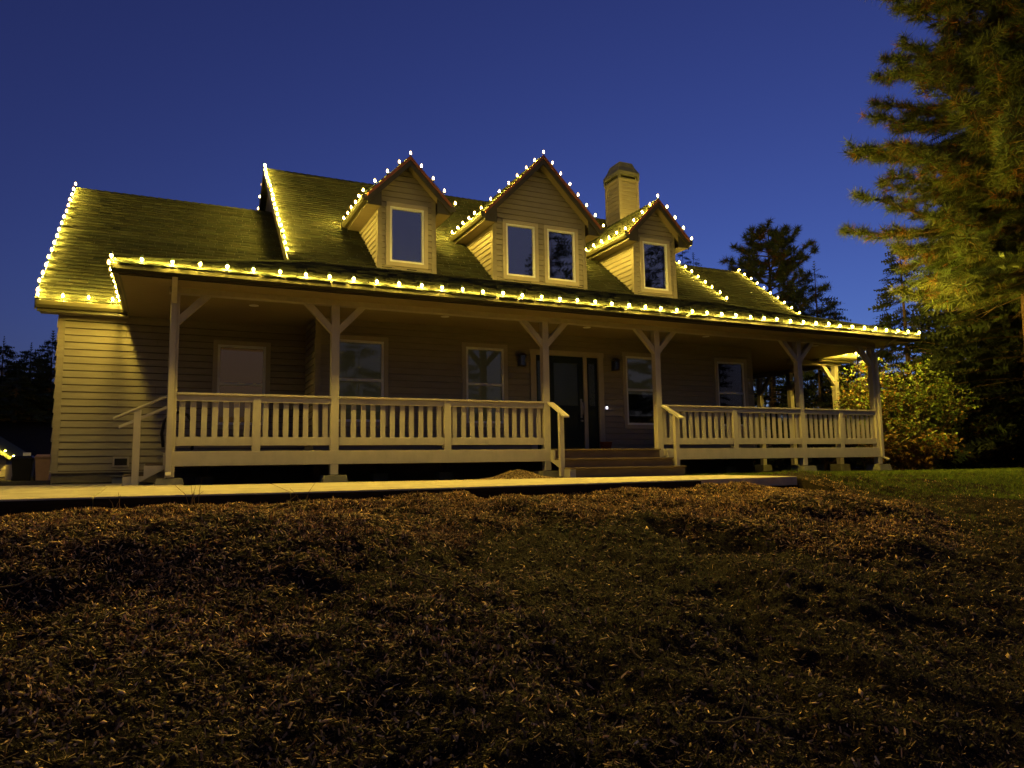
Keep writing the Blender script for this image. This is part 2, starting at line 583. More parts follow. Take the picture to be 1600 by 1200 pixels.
def window(P, u0, u1, z0, z1, parent, label=None, tw=.09, blind='blind', split=True, flat=False, glass='glass', blind_from=0.0):
    """trim casing, vinyl frame, panes, meeting rail and a shade behind the glass"""
    pc = lambda a, bb, n0, n1, c, d: MB().prism([P(a, n0, c), P(bb, n0, c), P(bb, n0, d), P(a, n0, d)], [P(a, n1, c), P(bb, n1, c), P(bb, n1, d), P(a, n1, d)])
    # casing
    ws = []
    cas = MB()
    for (a, bb, c, d, n1) in ((u0, u1, z1-tw, z1, .034), (u0, u1, z0, z0+tw, .036), (u0, u0+tw, z0+tw, z1-tw, .032), (u1-tw, u1, z0+tw, z1-tw, .032)):
        cas.prism([P(a, -.05, c), P(bb, -.05, c), P(bb, -.05, d), P(a, -.05, d)], [P(a, n1, c), P(bb, n1, c), P(bb, n1, d), P(a, n1, d)])
    i0, i1, j0, j1 = u0+tw, u1-tw, z0+tw, z1-tw
    fw_ = .05
    fr_ = MB()
    for (a, bb, c, d) in ((i0, i1, j1-fw_, j1), (i0, i1, j0, j0+fw_), (i0, i0+fw_, j0+fw_, j1-fw_), (i1-fw_, i1, j0+fw_, j1-fw_)):
        fr_.prism([P(a, -.06, c), P(bb, -.06, c), P(bb, -.06, d), P(a, -.06, d)], [P(a, .018, c), P(bb, .018, c), P(bb, .018, d), P(a, .018, d)])
    zm = (j0+j1)/2+.02
    if flat:
        root = parent
        cas.build('window_trim', M['trim'], parent, .004)
        fr_.build('window_frame', M['vinyl'], parent, .004)
    else:
        root = cas.build('window', M['trim'], parent, .004)
        if label:
            root['label'] = label
        fr_.build('window_frame', M['vinyl'], root, .004)
    if split:
        pc(i0+fw_, i1-fw_, -.055, .012, zm-.028, zm+.028).build('meeting_rail', M['vinyl'], root, .004)
        pc(i0+fw_, i1-fw_, -.030, -.024, j0+fw_, zm-.028).build('pane', M[glass], root)
        pc(i0+fw_, i1-fw_, -.020, -.014, zm+.028, j1-fw_).build('pane', M[glass], root)
    else:
        pc(i0+fw_, i1-fw_, -.026, -.020, j0+fw_, j1-fw_).build('pane', M[glass], root)
    if blind_from < 1:
        zb = j0+fw_+(j1-j0-2*fw_)*blind_from
        pc(i0+.01, i1-.01, -.095, -.085, zb, j1).build('blind', M[blind], root)
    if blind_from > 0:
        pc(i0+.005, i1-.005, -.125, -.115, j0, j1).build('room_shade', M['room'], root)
    return root

YW, YM = 15.7, 14.5          # wing wall, main wall
XL, XI, XJ, XRR = -1.97, 2.545, 13.855, 18.37
ZB = .03                     # bottom of siding
ZC = 3.0                     # porch ceiling / soffit

# ---- solid wall cores
MB().box(XL+.004, XI+.3, YW+.14, 24.2, -.35, ZC+.1).build('wing_wall', M['core'], house)
MB().box(XI+.004, XJ-.004, YM+.14, 26.5, -.35, ZC+.5).build('main_wall', M['core'], house)
def gable_core(x0, x1, y0, yr, y1, z0, zr, name):
    MB().prism([(x0, y0, z0), (x0, y1, z0), (x0, yr, zr)], [(x1, y0, z0), (x1, y1, z0), (x1, yr, zr)]).build(name, M['core'], house)
gable_core(XL+.05, XI+.2, YW-.1, 19.95, 24.2, 3.05, 6.70, 'wing_gable')
gable_core(XJ-.2, 18.3, YW-.1, 19.95, 24.2, 3.05, 6.70, 'wing_gable')
gable_core(XI-.25, XJ+.25, 14.4, 20.75, 27.1, 3.35, 8.22, 'main_gable')

# ---- siding: wing front, return, main front
W1 = (.72, 1.83, .83, 2.64)
lap(FR(YW), XL+.11, XI-.0, ZB, ZC, house, [(W1[0]+.02, W1[1]-.02, W1[2]+.02, W1[3]-.02), (-.96, -.72, .12, .28)])
board(FR(YW), XL, XL+.11, XL, XL+.11, ZB, ZC, house, 'siding', 'corner_board', .03)
MB().box(XL+.006, XI, YW-.0, YW+.14, -.35, ZB-.03).build('foundation', M['foundation'], house)
MB().box(XL-.02, XI, YW-.045, YW+.02, ZB-.03, ZB).build('water_table', M['siding'], house)
MB().box(XL, XI, YW-.04, YW, ZC-.14, ZC+.02).build('frieze_board', M['siding'], house)
lap(LF(XI), YM, YW-.05, ZB+.3, ZC, house)
board(LF(XI), YM-.02, YM+.08, YM-.02, YM+.08, DECK, ZC, house, 'siding', 'corner_board', .028)
# left gable end of the wing
lap(LF(XL), YW, 24.2, ZB, 6.6, house, (), lambda z: 15.7+max(0, z-3.1)/.8, lambda z: 24.2-max(0, z-3.1)/.8, .268)

WIN = [(2.84, 4.01, .84, 2.68), (5.64, 6.72, .84, 2.68), (9.76, 10.83, .84, 2.68), (12.56, 13.64, .84, 2.68)]
DOOR = (7.28, 9.20, .33, 2.62)
ops = [(a+.02, bb-.02, c+.02, d-.02) for a, bb, c, d in WIN]+[(DOOR[0]+.02, DOOR[1]-.02, DOOR[2], DOOR[3]-.02)]
GAP[0] = .005
lap(FR(YM), XI+.10, XJ-.10, DECK, ZC, house, ops)
GAP[0] = .010
for a in (XI, XJ-.10):
    board(FR(YM), a, a+.10, a, a+.10, DECK, ZC, house, 'siding', 'corner_board', .03)

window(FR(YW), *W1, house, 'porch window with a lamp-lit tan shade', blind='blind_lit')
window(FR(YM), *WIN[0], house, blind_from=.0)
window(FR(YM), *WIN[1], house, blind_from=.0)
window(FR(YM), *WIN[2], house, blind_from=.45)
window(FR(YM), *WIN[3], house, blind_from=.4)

# ---- foundation vent on the wing
v = MB().box(-.98, -.70, YW-.035, YW, .10, .30).build('vent_frame', M['trim'], house, .004)
MB().box(-.945, -.735, YW-.041, YW-.036, .135, .262).build('vent_screen', M['black'], v)

# ---- front door with two sidelights
P = FR(YM)
d0 = MB()
for (a, bb, c, d) in ((7.28, 7.42, .33, 2.50), (9.06, 9.20, .33, 2.50), (7.26, 9.22, 2.50, 2.62)):
    d0.box(a, bb, YM-.05, YM+.06, c, d)
dc = d0.build('door_casing', M['trim'], house, .004)
MB().box(7.66, 7.76, YM-.03, YM+.06, .33, 2.50).build('mullion', M['trim'], dc, .004)
MB().box(8.66, 8.76, YM-.03, YM+.06, .33, 2.50).build('mullion', M['trim'], dc, .004)
MB().box(7.40, 9.08, YM-.06, YM+.06, .30, .345).build('threshold', M['metal_dark'], dc, .004)
dr = MB()
for (a, bb, c, d) in ((7.76, 7.89, .345, 2.50), (8.53, 8.66, .345, 2.50), (7.89, 8.53, 2.34, 2.50), (7.89, 8.53, .345, .60), (7.89, 8.53, 1.19, 1.36)):
    dr.box(a, bb, YM-.005, YM+.045, c, d)
door = dr.build('door', M['door'], house, .003)
MB().box(7.885, 8.195, YM+.008, YM+.035, .595, 1.195).build('door_panel', M['door'], door, .004)
MB().box(8.215, 8.535, YM+.008, YM+.035, .595, 1.195).build('door_panel', M['door'], door, .004)
MB().box(8.195, 8.215, YM-.003, YM+.04, .60, 1.19).build('door_stile', M['door'], door)
MB().box(7.885, 8.535, YM+.012, YM+.02, 1.355, 2.345).build('pane', M['door_glass'], door)
hd = MB().box(8.565, 8.615, YM-.02, YM-.006, 1.08, 1.52)
hd.tube([(8.59, YM-.02, 1.44), (8.59, YM-.075, 1.42), (8.59, YM-.085, 1.28), (8.59, YM-.07, 1.16), (8.59, YM-.02, 1.12)], [.012, .014, .018, .014, .012], 8)
hd.lathe([(.03, -.02), (.034, 0), (.03, .02)], (8.59, YM-.03, 1.01), 12)
hd.build('handle', M['steel'], door, .003)
for (a, bb) in ((7.42, 7.66), (8.76, 9.06)):
    s_ = MB()
    s_.box(a, a+.06, YM+.0, YM+.045, .345, 2.50)
    s_.box(bb-.06, bb, YM+.0, YM+.045, .345, 2.50)
    s_.box(a+.06, bb-.06, YM+.0, YM+.045, 2.36, 2.50)
    s_.box(a+.06, bb-.06, YM+.0, YM+.045, .345, 1.36)
    sd = s_.build('sidelight', M['door'], house, .003)
    MB().box(a+.055, bb-.055, YM+.012, YM+.02, 1.355, 2.365).build('pane', M['door_glass'], sd)
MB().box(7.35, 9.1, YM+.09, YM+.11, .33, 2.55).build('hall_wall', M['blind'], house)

# ---- porch deck
POSTX = [C-8.2, C-5.6, C-1.38, C+1.38, C+5.6, C+8.2]
YF = 12.84
dk = MB().box(-.06, 16.46, YF+.04, YW+.1, DECK-.04, DECK-.002).build('deck', M['deck'], house)
def fascia(a, bb):
    MB().box(a, bb, YF, YF+.04, DECK-.24, DECK).build('deck_fascia', M['porch'], house, .005)
fascia(-.07, POSTX[2]+.07)
fascia(POSTX[3]-.05, 16.48)
MB().box(-.07, -.03, YF+.04, 15.6, DECK-.24, DECK).build('deck_fascia', M['porch'], house, .004)
MB().box(16.44, 16.48, YF+.04, 15.6, DECK-.24, DECK-.003).build('deck_fascia', M['porch'], house, .004)
for y in (13.3, 13.9, 14.35):
    MB().box(0, 16.4, y, y+.05, DECK-.24, DECK-.045).build('joist', M['joist'], dk)

# posts, braces, piers
BZ0, BZ1 = 2.905, 3.05
MB().box(-.10, 16.5, YF-.005, YF+.145, BZ0, BZ1).build('porch_beam', M['porch'], house, .006)
for i, px in enumerate(POSTX):
    p_ = MB().box(px-.07, px+.07, YF+.003, YF+.143, -.10, BZ0).build('post', M['porch'], house, .006)
    for s in (-1, 1):
        if (i == 0 and s < 0) or (i == 5 and s > 0):
            continue
        # diagonal brace from post up to the beam
        z0, z1, L = BZ0-.46, BZ0, .46
        wd = .115
        a = [(px+s*.068, YF+.02, z0-wd*.5), (px+s*.068, YF+.02, z0+wd*.9), (px+s*(L-wd*.55), YF+.02, z1-.001), (px+s*(L+wd*.85), YF+.02, z1-.001)]
        if s < 0:
            a = a[::-1]
        bb = [(q[0], YF+.12, q[2]) for q in a]
        MB().prism(bb, a).build('brace', M['porch'], p_, .005)
    w_ = .22
    MB().prism([(px-w_, YF-.15, -.27), (px+w_, YF-.15, -.27), (px+w_, YF+.30, -.27), (px-w_, YF+.30, -.27)],
               [(px-w_+.03, YF-.12, -.11), (px+w_-.03, YF-.12, -.11), (px+w_-.03, YF+.27, -.11), (px-w_+.03, YF+.27, -.11)]).build('pier_block', M['block'], p_, .008)
for px, py in ((.55, 14.0), (3.7, 14.0), (5.0, 13.9), (10.9, 14.0), (12.4, 14.0), (14.6, 14.2), (15.6, 14.2)):
    q = MB().box(px-.15, px+.15, py-.15, py+.15, -.30, -.10).build('pier_block', M['block'], house, .008)
    MB().box(px-.05, px+.05, py-.05, py+.05, -.10, DECK-.24).build('pier_post', M['joist'], q)

# railings
bal_me = MB().box(-.0435, .0435, 0, .036, 0, .615).mesh('baluster', M['porch'])
def rail_bay(x0, x1, newel):
    r_ = MB().box(x0, x1, YF-.015, YF+.135, 1.235, 1.272).build('railing', M['porch'], house, .006)
    MB().box(x0, x1, YF+.020, YF+.058, 1.135, 1.234).build('top_rail', M['porch'], r_, .004)
    MB().box(x0, x1, YF+.020, YF+.058, .41, .55).build('bottom_rail', M['porch'], r_, .004)
    mid = (x0+x1)/2
    if newel:
        MB().box(mid-.065, mid+.065, YF+.008, YF+.138, DECK+.001, 1.234).build('rail_post', M['porch'], r_, .005)
        spans = [(x0, mid-.065), (mid+.065, x1)]
    else:
        spans = [(x0, x1)]
    for a, bb in spans:
        n = int(round((bb-a)/.172))
        st = (bb-a)/n
        for k in range(n):
            o = link('baluster', bal_me, r_, 0, (a+st*(k+.5)+rnd.uniform(-.003, .003), YF+.058, .53))
            o.rotation_euler = (0, rnd.uniform(-.006, .006), 0)
for i in (0, 1, 3, 4):
    rail_bay(POSTX[i]+.07, POSTX[i+1]-.07, True)

# front steps
sx0, sx1 = POSTX[2]+.09, POSTX[3]-.09
st_ = MB().box(sx0-.02, sx1+.02, YF-.09, YF+.05, DECK-.03, DECK+.002).build('porch_steps', M['step'], house, .006)
MB().box(sx0, sx1, YF-.055, YF-.02, .13, DECK-.031).build('riser', M['step'], st_)
MB().box(sx0-.01, sx1+.12, YF-.38, YF-.056, .098, .129).build('tread', M['step'], st_, .006)
MB().box(sx0, sx1+.10, YF-.345, YF-.31, -.05, .097).build('riser', M['step'], st_)
MB().box(sx0+.02, sx1+.20, YF-.68, YF-.346, -.081, -.050).build('tread', M['step'], st_, .006)
MB().box(sx0+.16, sx1+.18, YF-.645, YF-.61, -.26, -.082).build('riser', M['step'], st_)
MB().box(sx0+.02, sx0+.159, YF-.65, YF-.40, -.26, -.082).build('stringer_block', M['porch'], st_, .004)
for sxx, s in ((POSTX[2]+.085, 1), (POSTX[3]+.10, -1)):
    hr = MB()
    a0 = Vector((sxx, YF+.02, 1.25))
    a1 = Vector((sxx, YF-.62, .93))
    dw = .07
    hr.prism([(a0.x-dw, a0.y, a0.z-.018), (a0.x+dw, a0.y, a0.z-.018), (a0.x+dw, a0.y, a0.z+.022), (a0.x-dw, a0.y, a0.z+.022)],
             [(a1.x-dw, a1.y, a1.z-.018), (a1.x+dw, a1.y, a1.z-.018), (a1.x+dw, a1.y, a1.z+.022), (a1.x-dw, a1.y, a1.z+.022)])
    h_ = hr.build('handrail', M['porch'], st_, .008)
    zn = -.22 if s > 0 else -.08
    MB().box(sxx-.045, sxx+.045, YF-.44, YF-.35, zn, 1.02).build('newel', M['porch'], st_, .005)
    # stepped side board
    pts = [(0, DECK-.02), (0, DECK-.24), (-.36, -.06), (-.40, -.06), (-.40, .10), (-.12, .10), (-.12, DECK-.02)]
    xx = sxx-.01
    MB().prism([(xx-.02, YF+y_, z_) for y_, z_ in pts], [(xx+.02, YF+y_, z_) for y_, z_ in pts]).build('stringer', M['porch'], st_)

# side steps on the left end
ss = MB().box(-.35, -.07, YF+.16, 14.4, .105, .135).build('side_steps', M['step'], house, .006)
MB().box(-.66, -.34, YF+.16, 14.4, -.065, -.035).build('tread', M['step'], ss, .006)
MB().box(-.10, -.07, YF+.17, 14.38, .136, DECK-.03).build('riser', M['step'], ss)
MB().box(-.37, -.345, YF+.17, 14.38, -.034, .104).build('riser', M['step'], ss)
pts = [(-.07, .30), (-.07, .05), (-.55, -.23), (-.66, -.23), (-.66, -.07), (-.37, -.07), (-.37, .10), (-.10, .10), (-.10, .30)]
for yy in (YF+.14, 14.36):
    MB().prism([(a, yy, z_) for a, z_ in pts], [(a, yy+.04, z_) for a, z_ in pts]).build('stringer', M['porch'], ss)
MB().box(-.54, -.44, YF+.10, YF+.195, -.22, .985).build('newel', M['porch'], ss, .005)
for (dz, hh, ww) in ((0, .035, .07), (-.17, .05, .02)):
    a0, a1 = (-.06, 1.235+dz), (-.83, .86+dz)
    if dz:
        a1 = (-.75, .90+dz)
    yc = YF+.15
    MB().prism([(a0[0], yc-ww, a0[1]-hh), (a0[0], yc+ww, a0[1]-hh), (a0[0], yc+ww, a0[1]), (a0[0], yc-ww, a0[1])],
               [(a1[0], yc-ww, a1[1]-hh), (a1[0], yc+ww, a1[1]-hh), (a1[0], yc+ww, a1[1]), (a1[0], yc-ww, a1[1])]).build('handrail', M['porch'], ss, .006)

# ---- porch ceiling, soffits, fascia, gutters
YE, ZE = 12.15, 3.15           # gutter face and roof edge
EX0, EX1 = -.85, 17.25
MB().box(EX0+.03, EX1-.03, YE+.10, YW-.04, ZC, ZC+.03).build('porch_ceiling', M['soffit'], house)
MB().box(XJ, 18.45, YW-.03, 24.3, ZC, ZC+.03).build('porch_ceiling', M['soffit'], house)
for px, py in ((1.3, 13.8), (4.9, 13.5), (8.2, 13.5), (11.5, 13.5), (15.2, 13.6)):
    MB().lathe([(.085, 0), (.085, -.006), (.06, -.01)][::-1], (px, py, ZC-.001), 20).build('downlight', M['vinyl'], house)

GP = [(0, 0), (.075, 0), (.11, .05), (.115, .125), (.105, .145), (0, .145)]
def gutter(p0, p1, out, parent=house, name='gutter', mat='gutter'):
    """K-style gutter from p0 to p1 (bottom back corner), out = outward unit vector"""
    o = Vector(out)
    A = [Vector(p0)+o*n+Vector((0, 0, z)) for n, z in GP]
    B = [Vector(p1)+o*n+Vector((0, 0, z)) for n, z in GP]
    return MB().prism(A, B).build(name, M[mat], parent, .003)
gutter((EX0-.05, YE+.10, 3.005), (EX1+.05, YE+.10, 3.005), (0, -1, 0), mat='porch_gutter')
gutter((EX0+.05, YE+.10, 3.005), (EX0+.05, 15.30, 3.005), (-1, 0, 0))
gutter((EX1-.05, YE+.10, 3.005), (EX1-.05, 15.30, 3.005), (1, 0, 0))
MB().box(EX0+.055, EX1-.055, YE+.102, YE+.13, 2.985, 3.14).build('eave_fascia', M['gutter'], house)
MB().box(EX0+.051, EX0+.075, YE+.13, 15.3, 2.985, 3.14).build('eave_fascia', M['gutter'], house)
MB().box(EX1-.075, EX1-.051, YE+.13, 15.3, 2.985, 3.14).build('eave_fascia', M['gutter'], house)
# wing eaves
for a, bb in ((-2.28, EX0+.04), (EX1-.04, 18.68)):
    gutter((a, 15.30, 2.985), (bb, 15.30, 2.985), (0, -1, 0))
    MB().box(a+.01, bb-.01, 15.302, 15.33, 2.93, 3.12).build('eave_fascia', M['gutter'], house)
    MB().box(a+.03, bb, 15.33, YW-.04, 2.95, 2.97).build('wing_soffit', M['siding'], house)

# ---- roofs
def roof_shingles(name, O, U, V, umax, vmax, clip, parent, expo=.16, lift=.006):
    """tabs laid in courses on the plane O + u*U + v*V; clip(u,v) keeps the roof shape"""
    O, U, V = (np.array(q, float) for q in (O, U, V))
    N = np.cross(U, V)
    N /= np.linalg.norm(N)
    if N[2] < 0:
        N = -N
    vs, fs, ts = [], [], []
    nc = int(vmax/expo)
    k = 0
    for c in range(nc+1):
        v0 = c*expo
        v1 = min(v0+expo*1.25, vmax)
        u = -rnd.random()*.3
        drift = rnd.uniform(.80, 1.16)
        while u < umax:
            wd = rnd.choice((.16, .2, .24, .3))*rnd.uniform(.85, 1.15)
            a, bb = max(0, u)+.002, min(umax, u+wd)-.002
            u += wd
            if bb-a < .02 or not clip((a+bb)/2, v0+expo*.5):
                continue
            th = rnd.choice((.022, .026, .034, .040))+rnd.uniform(0, .004)
            vb = v0-rnd.uniform(0, .012)
            q = [O+U*a+V*vb+N*(lift+th), O+U*bb+V*vb+N*(lift+th), O+U*bb+V*v1+N*lift, O+U*a+V*v1+N*lift,
                 O+U*a+V*vb+N*(lift-.004), O+U*bb+V*vb+N*(lift-.004)]
            vs += q
            fs += [(k, k+1, k+2, k+3), (k+4, k+5, k+1, k), (k+4, k, k+3, k+4), (k+5, k+2, k+1, k+5)]
            g_ = rnd.uniform(.78, 1.18)*drift
            ts += [(g_*rnd.uniform(.95, 1.08), g_, g_*rnd.uniform(.85, 1.05))]*6
            k += 6
    q4 = np.array(fs[0::4]+fs[1::4])
    me = np_mesh(name, np.array(vs), q4, 4, M['shingle'], np.array(ts))
    o = link(name, me, parent)
    o['kind'] = 'stuff'
    return o

def slab_roof(name, pts, th, mat, parent):
    A = [Vector(p) for p in pts]
    n = (A[1]-A[0]).cross(A[2]-A[0]).normalized()
    if n.z < 0:
        n = -n
    return MB().prism([p-n*th for p in A], A).build(name, M[mat], parent)

WS = .80
WYE, WYR = 15.24, 19.95
WZR = ZE+WS*(WYR-WYE)
yes = lambda u, v: True
def pitched(name, x0, x1, y0, z0, yr, zr, parent):
    s = (zr-z0)/(yr-y0)
    L = math.hypot(yr-y0, zr-z0)
    slab_roof(name, [(x0, y0, z0), (x1, y0, z0), (x1, yr, zr), (x0, yr, zr)], .12, 'gutter', parent)
    roof_shingles('shingles', (x0-.02, y0-.03, z0-.03*s), (1, 0, 0), ((0), (yr-y0)/L, (zr-z0)/L), x1-x0+.04, L+.02, yes, parent)
    yb = 2*yr-y0
    slab_roof('rear_roof', [(x0, yr, zr), (x1, yr, zr), (x1, yb, z0), (x0, yb, z0)], .12, 'shingle_plain', parent)
    # ridge caps
    cap = MB()
    x = x0-.02
    while x < x1:
        e = min(x+.20, x1+.02)
        cap.prism([(x, yr-.13, zr-.085), (x, yr, zr+.040), (x, yr+.13, zr-.085), (x, yr, zr-.02)], [(e, yr-.13, zr-.10), (e, yr, zr+.022), (e, yr+.13, zr-.10), (e, yr, zr-.03)])
        x = e
    cap.build('ridge_cap', M['shingle_plain'], parent)
M['shingle_plain'] = paint('shingle_plain', (.036, .042, .022), .3, .9, 14, (1, 1, 1), .6, .15)

pitched('wing_roof', -2.27, 2.5, WYE, ZE, WYR, WZR, house)
pitched('wing_roof', 13.9, 18.67, WYE, ZE, WYR, WZR, house)
MS, MYR = .78, 20.75
def main_z(y):
    return 4.37+MS*(y-15.5)
MX0, MX1 = 2.15, 14.25
pitched('main_roof', MX0, MX1, 14.0, main_z(14.0), MYR, main_z(MYR), house)
# rake boards of the main and wing gables
def rake(x0, x1, y0, z0, yr, zr, mat='gutter'):
    for sgn in (1, -1):
        ya = yr-sgn*(yr-y0)
        MB().prism([(x0, ya, z0-.20), (x0, yr, zr-.20), (x0, yr, zr+.012), (x0, ya, z0+.012)],
                   [(x1, ya, z0-.20), (x1, yr, zr-.20), (x1, yr, zr+.012), (x1, ya, z0+.012)]).build('rake_board', M[mat], house)
rake(-2.30, -2.272, WYE, ZE, WYR, WZR)
rake(18.672, 18.70, WYE, ZE, WYR, WZR)
rake(MX0-.03, MX0-.002, 14.0, main_z(14.0), MYR, main_z(MYR))
rake(MX1+.002, MX1+.03, 14.0, main_z(14.0), MYR, main_z(MYR))

# porch roof: shallow front plane, hipped at both ends
PS = (4.40-ZE)/(15.6-YE)
def pz(y):
    return ZE+PS*(y-YE)
T = 15.75-YE
slab_roof('porch_roof', [(EX0, YE, ZE), (EX1, YE, ZE), (EX1-T, YE+T, pz(YE+T)), (EX0+T, YE+T, pz(YE+T))], .10, 'gutter', house)
LP = math.hypot(1, PS)
roof_shingles('shingles', (EX0, YE-.03, ZE-.03*PS), (1, 0, 0), (0, 1/LP, PS/LP), EX1-EX0, T*LP,
              lambda u, v: u > v/LP-.05 and u < (EX1-EX0)-v/LP+.05, house)
for sgn, x0 in ((1, EX0), (-1, EX1)):
    tp = [(x0, YE, ZE), (x0+sgn*T, YE+T, pz(YE+T)), (x0+sgn*T, 17.1, pz(YE+T)), (x0, 15.32, ZE)]
    slab_roof('porch_hip', tp if sgn < 0 else tp[::-1], .06, 'shingle_plain', house)
    hc = MB()
    hc.tube([(x0, YE, ZE+.02), (x0+sgn*T, YE+T, pz(YE+T)+.02)], .05, 5)
    hc.build('hip_cap', M['shingle_plain'], house)

# ---- dormers
def dormer(cx, hw, ehw, zpk, wins, shade=1.0):
    """front wall with cheeks, gable roof, gutters, windows"""
    YD, YR = 15.6, 15.34
    zb = 4.34
    zeave = zpk-ehw*1.02
    wall = MB()
    ztop = zpk-.13
    zs = zeave-.19
    yb = 19.0
    wall.prism([(cx-hw+.004, YD+.14, zb-.6), (cx+hw-.004, YD+.14, zb-.6), (cx+hw-.004, YD+.14, ztop-hw*1.02), (cx, YD+.14, ztop), (cx-hw+.004, YD+.14, ztop-hw*1.02)][::-1],
               [(cx-hw+.004, yb, zb-.6), (cx+hw-.004, yb, zb-.6), (cx+hw-.004, yb, ztop-hw*1.02), (cx, yb, ztop), (cx-hw+.004, yb, ztop-hw*1.02)][::-1])
    d = wall.build('dormer', M['core'], house)
    Lf = lambda z: cx-hw-.0+max(0, (z-(ztop-hw*1.02)))/1.02
    Rf = lambda z: cx+hw+.0-max(0, (z-(ztop-hw*1.02)))/1.02
    ops = [(a+.02, bb-.02, c+.02, e-.02) for a, bb, c, e in wins]
    lap(FR(YD), cx-hw+.09, cx+hw-.09, zb+.06, ztop-.03, d, ops, Lf, Rf)
    for s in (-1, 1):
        a = cx-hw-.012 if s < 0 else cx+hw-.09
        board(FR(YD), a, a+.102, a, a+.102, zb, ztop-hw*1.02+.03, d, 'siding', 'corner_board', .03)
    # flashing under the front wall
    MB().box(cx-hw-.18, cx+hw+.18, YD-.12, YD+.02, zb-.005, zb+.012).build('flashing', M['trim'], d)
    MB().box(cx-hw, cx+hw, YD-.032, YD, zb+.012, zb+.075).build('base_board', M['siding'], d)
    # cheeks
    ymain = lambda z: 15.5+(z-4.37)/MS
    for s, PP in ((-1, LF(cx-hw)), (1, RF(cx+hw))):
        lap(PP, YD+.09, 19, zb, zs+.01, d, (), None, lambda z: ymain(z+.02))
        board(PP, YD-.028, YD+.09, YD-.028, YD+.09, zb, zs, d, 'siding', 'corner_board', .024)
        xx = cx+s*(hw+.014)
        MB().prism([(xx, YD, zb+.02), (xx, YD, zb+.10), (xx, ymain(zs)+.05, zs+.10), (xx, ymain(zs)+.05, zs+.02)],
                   [(xx+s*.016, YD, zb+.02), (xx+s*.016, YD, zb+.10), (xx+s*.016, ymain(zs)+.05, zs+.10), (xx+s*.016, ymain(zs)+.05, zs+.02)]).build('cheek_skirt', M['siding'], d)
    # roof planes
    yback = 15.5+(zpk-4.37)/MS+.3
    for s in (-1, 1):
        e = cx+s*ehw
        pts = [(e, YR, zeave), (e, yback, zeave), (cx, yback, zpk), (cx, YR, zpk)]
        slab_roof('dormer_roof', pts, .07, 'gutter', d)
        L = math.hypot(ehw, zpk-zeave)
        roof_shingles('shingles', (e, YR-.02, zeave), (0, 1, 0), (-s*ehw/L, 0, (zpk-zeave)/L), yback-YR, L+.01, yes, d)
        # rake fascia and red-brown drip edge strip
        o1, o2 = .055, .20
        fa = [(e, zeave-o1), (cx, zpk-o1), (cx, zpk-o2), (e+(-s)*.0, zeave-o2)]
        MB().prism([(q[0], YR-.02, q[1]) for q in fa], [(q[0], YR+.02, q[1]) for q in fa]).build('rake_board', M['gutter'], d)
        dp = [(e, zeave+.03), (cx, zpk+.03), (cx, zpk-.05), (e, zeave-.05)]
        MB().prism([(q[0], YR-.045, q[1]) for q in dp], [(q[0], YR-.018, q[1]) for q in dp]).build('drip_edge', M['drip'], d)
        # sloping soffit behind the rake
        sf = [(e, zeave-.17), (cx, zpk-.17), (cx, zpk-.15), (e, zeave-.15)]
        MB().prism([(q[0], YR+.02, q[1]) for q in sf], [(q[0], YD-.02, q[1]) for q in sf]).build('rake_soffit', M['soffit'], d)
        xe, xh = e, cx+s*(hw-.02)
        ret = [(xe, zs-.02), (xh, zs-.02), (xh, zpk-(hw-.02)*1.02-.15), (xe, zeave-.16)]
        MB().prism([(q[0], YR+.022, q[1]) for q in ret], [(q[0], YR+.045, q[1]) for q in ret]).build('eave_return', M['gutter'], d)
        # boxed eave and gutter
        MB().box(*sorted((cx+s*(hw+.002), e)), YR+.03, 17.9, zs-.02, zs+.0).build('eave_soffit', M['soffit'], d)
        MB().box(*sorted((e, e-s*.025)), YR, 17.9, zs-.01, zeave-.02).build('eave_fascia', M['gutter'], d)
        gutter((e+s*.002, YR-.02, zeave-.145), (e+s*.002, 17.85, zeave-.145), (s, 0, 0), d)
    cap = MB()
    y = YR-.03
    while y < yback:
        e = y+.2
        cap.prism([(cx-.12, y, zpk-.075), (cx, y, zpk+.05), (cx+.12, y, zpk-.075), (cx, y, zpk-.01)][::-1], [(cx-.12, e, zpk-.095), (cx, e, zpk+.03), (cx+.12, e, zpk-.095), (cx, e, zpk-.02)][::-1])
        y = e
    cap.build('ridge_cap', M['shingle_plain'], d)
    for a in wins:
        window(FR(YD), *a, d, blind='pale_blind', blind_from=shade, split=False, flat=True, glass='glass_dark')
    return zeave

D1, DC, D3 = (4.75, .68, .985, 7.04), (8.19, 1.295, 1.60, 7.66), (11.65, .68, .985, 7.04)
dormer(*D1, [(4.255, 5.245, 4.54, 6.02)], 0.0)
dormer(*DC, [(7.155, 8.125, 4.51, 6.00), (8.29, 9.27, 4.51, 6.00)])
dormer(*D3, [(11.175, 12.165, 4.54, 6.03)])

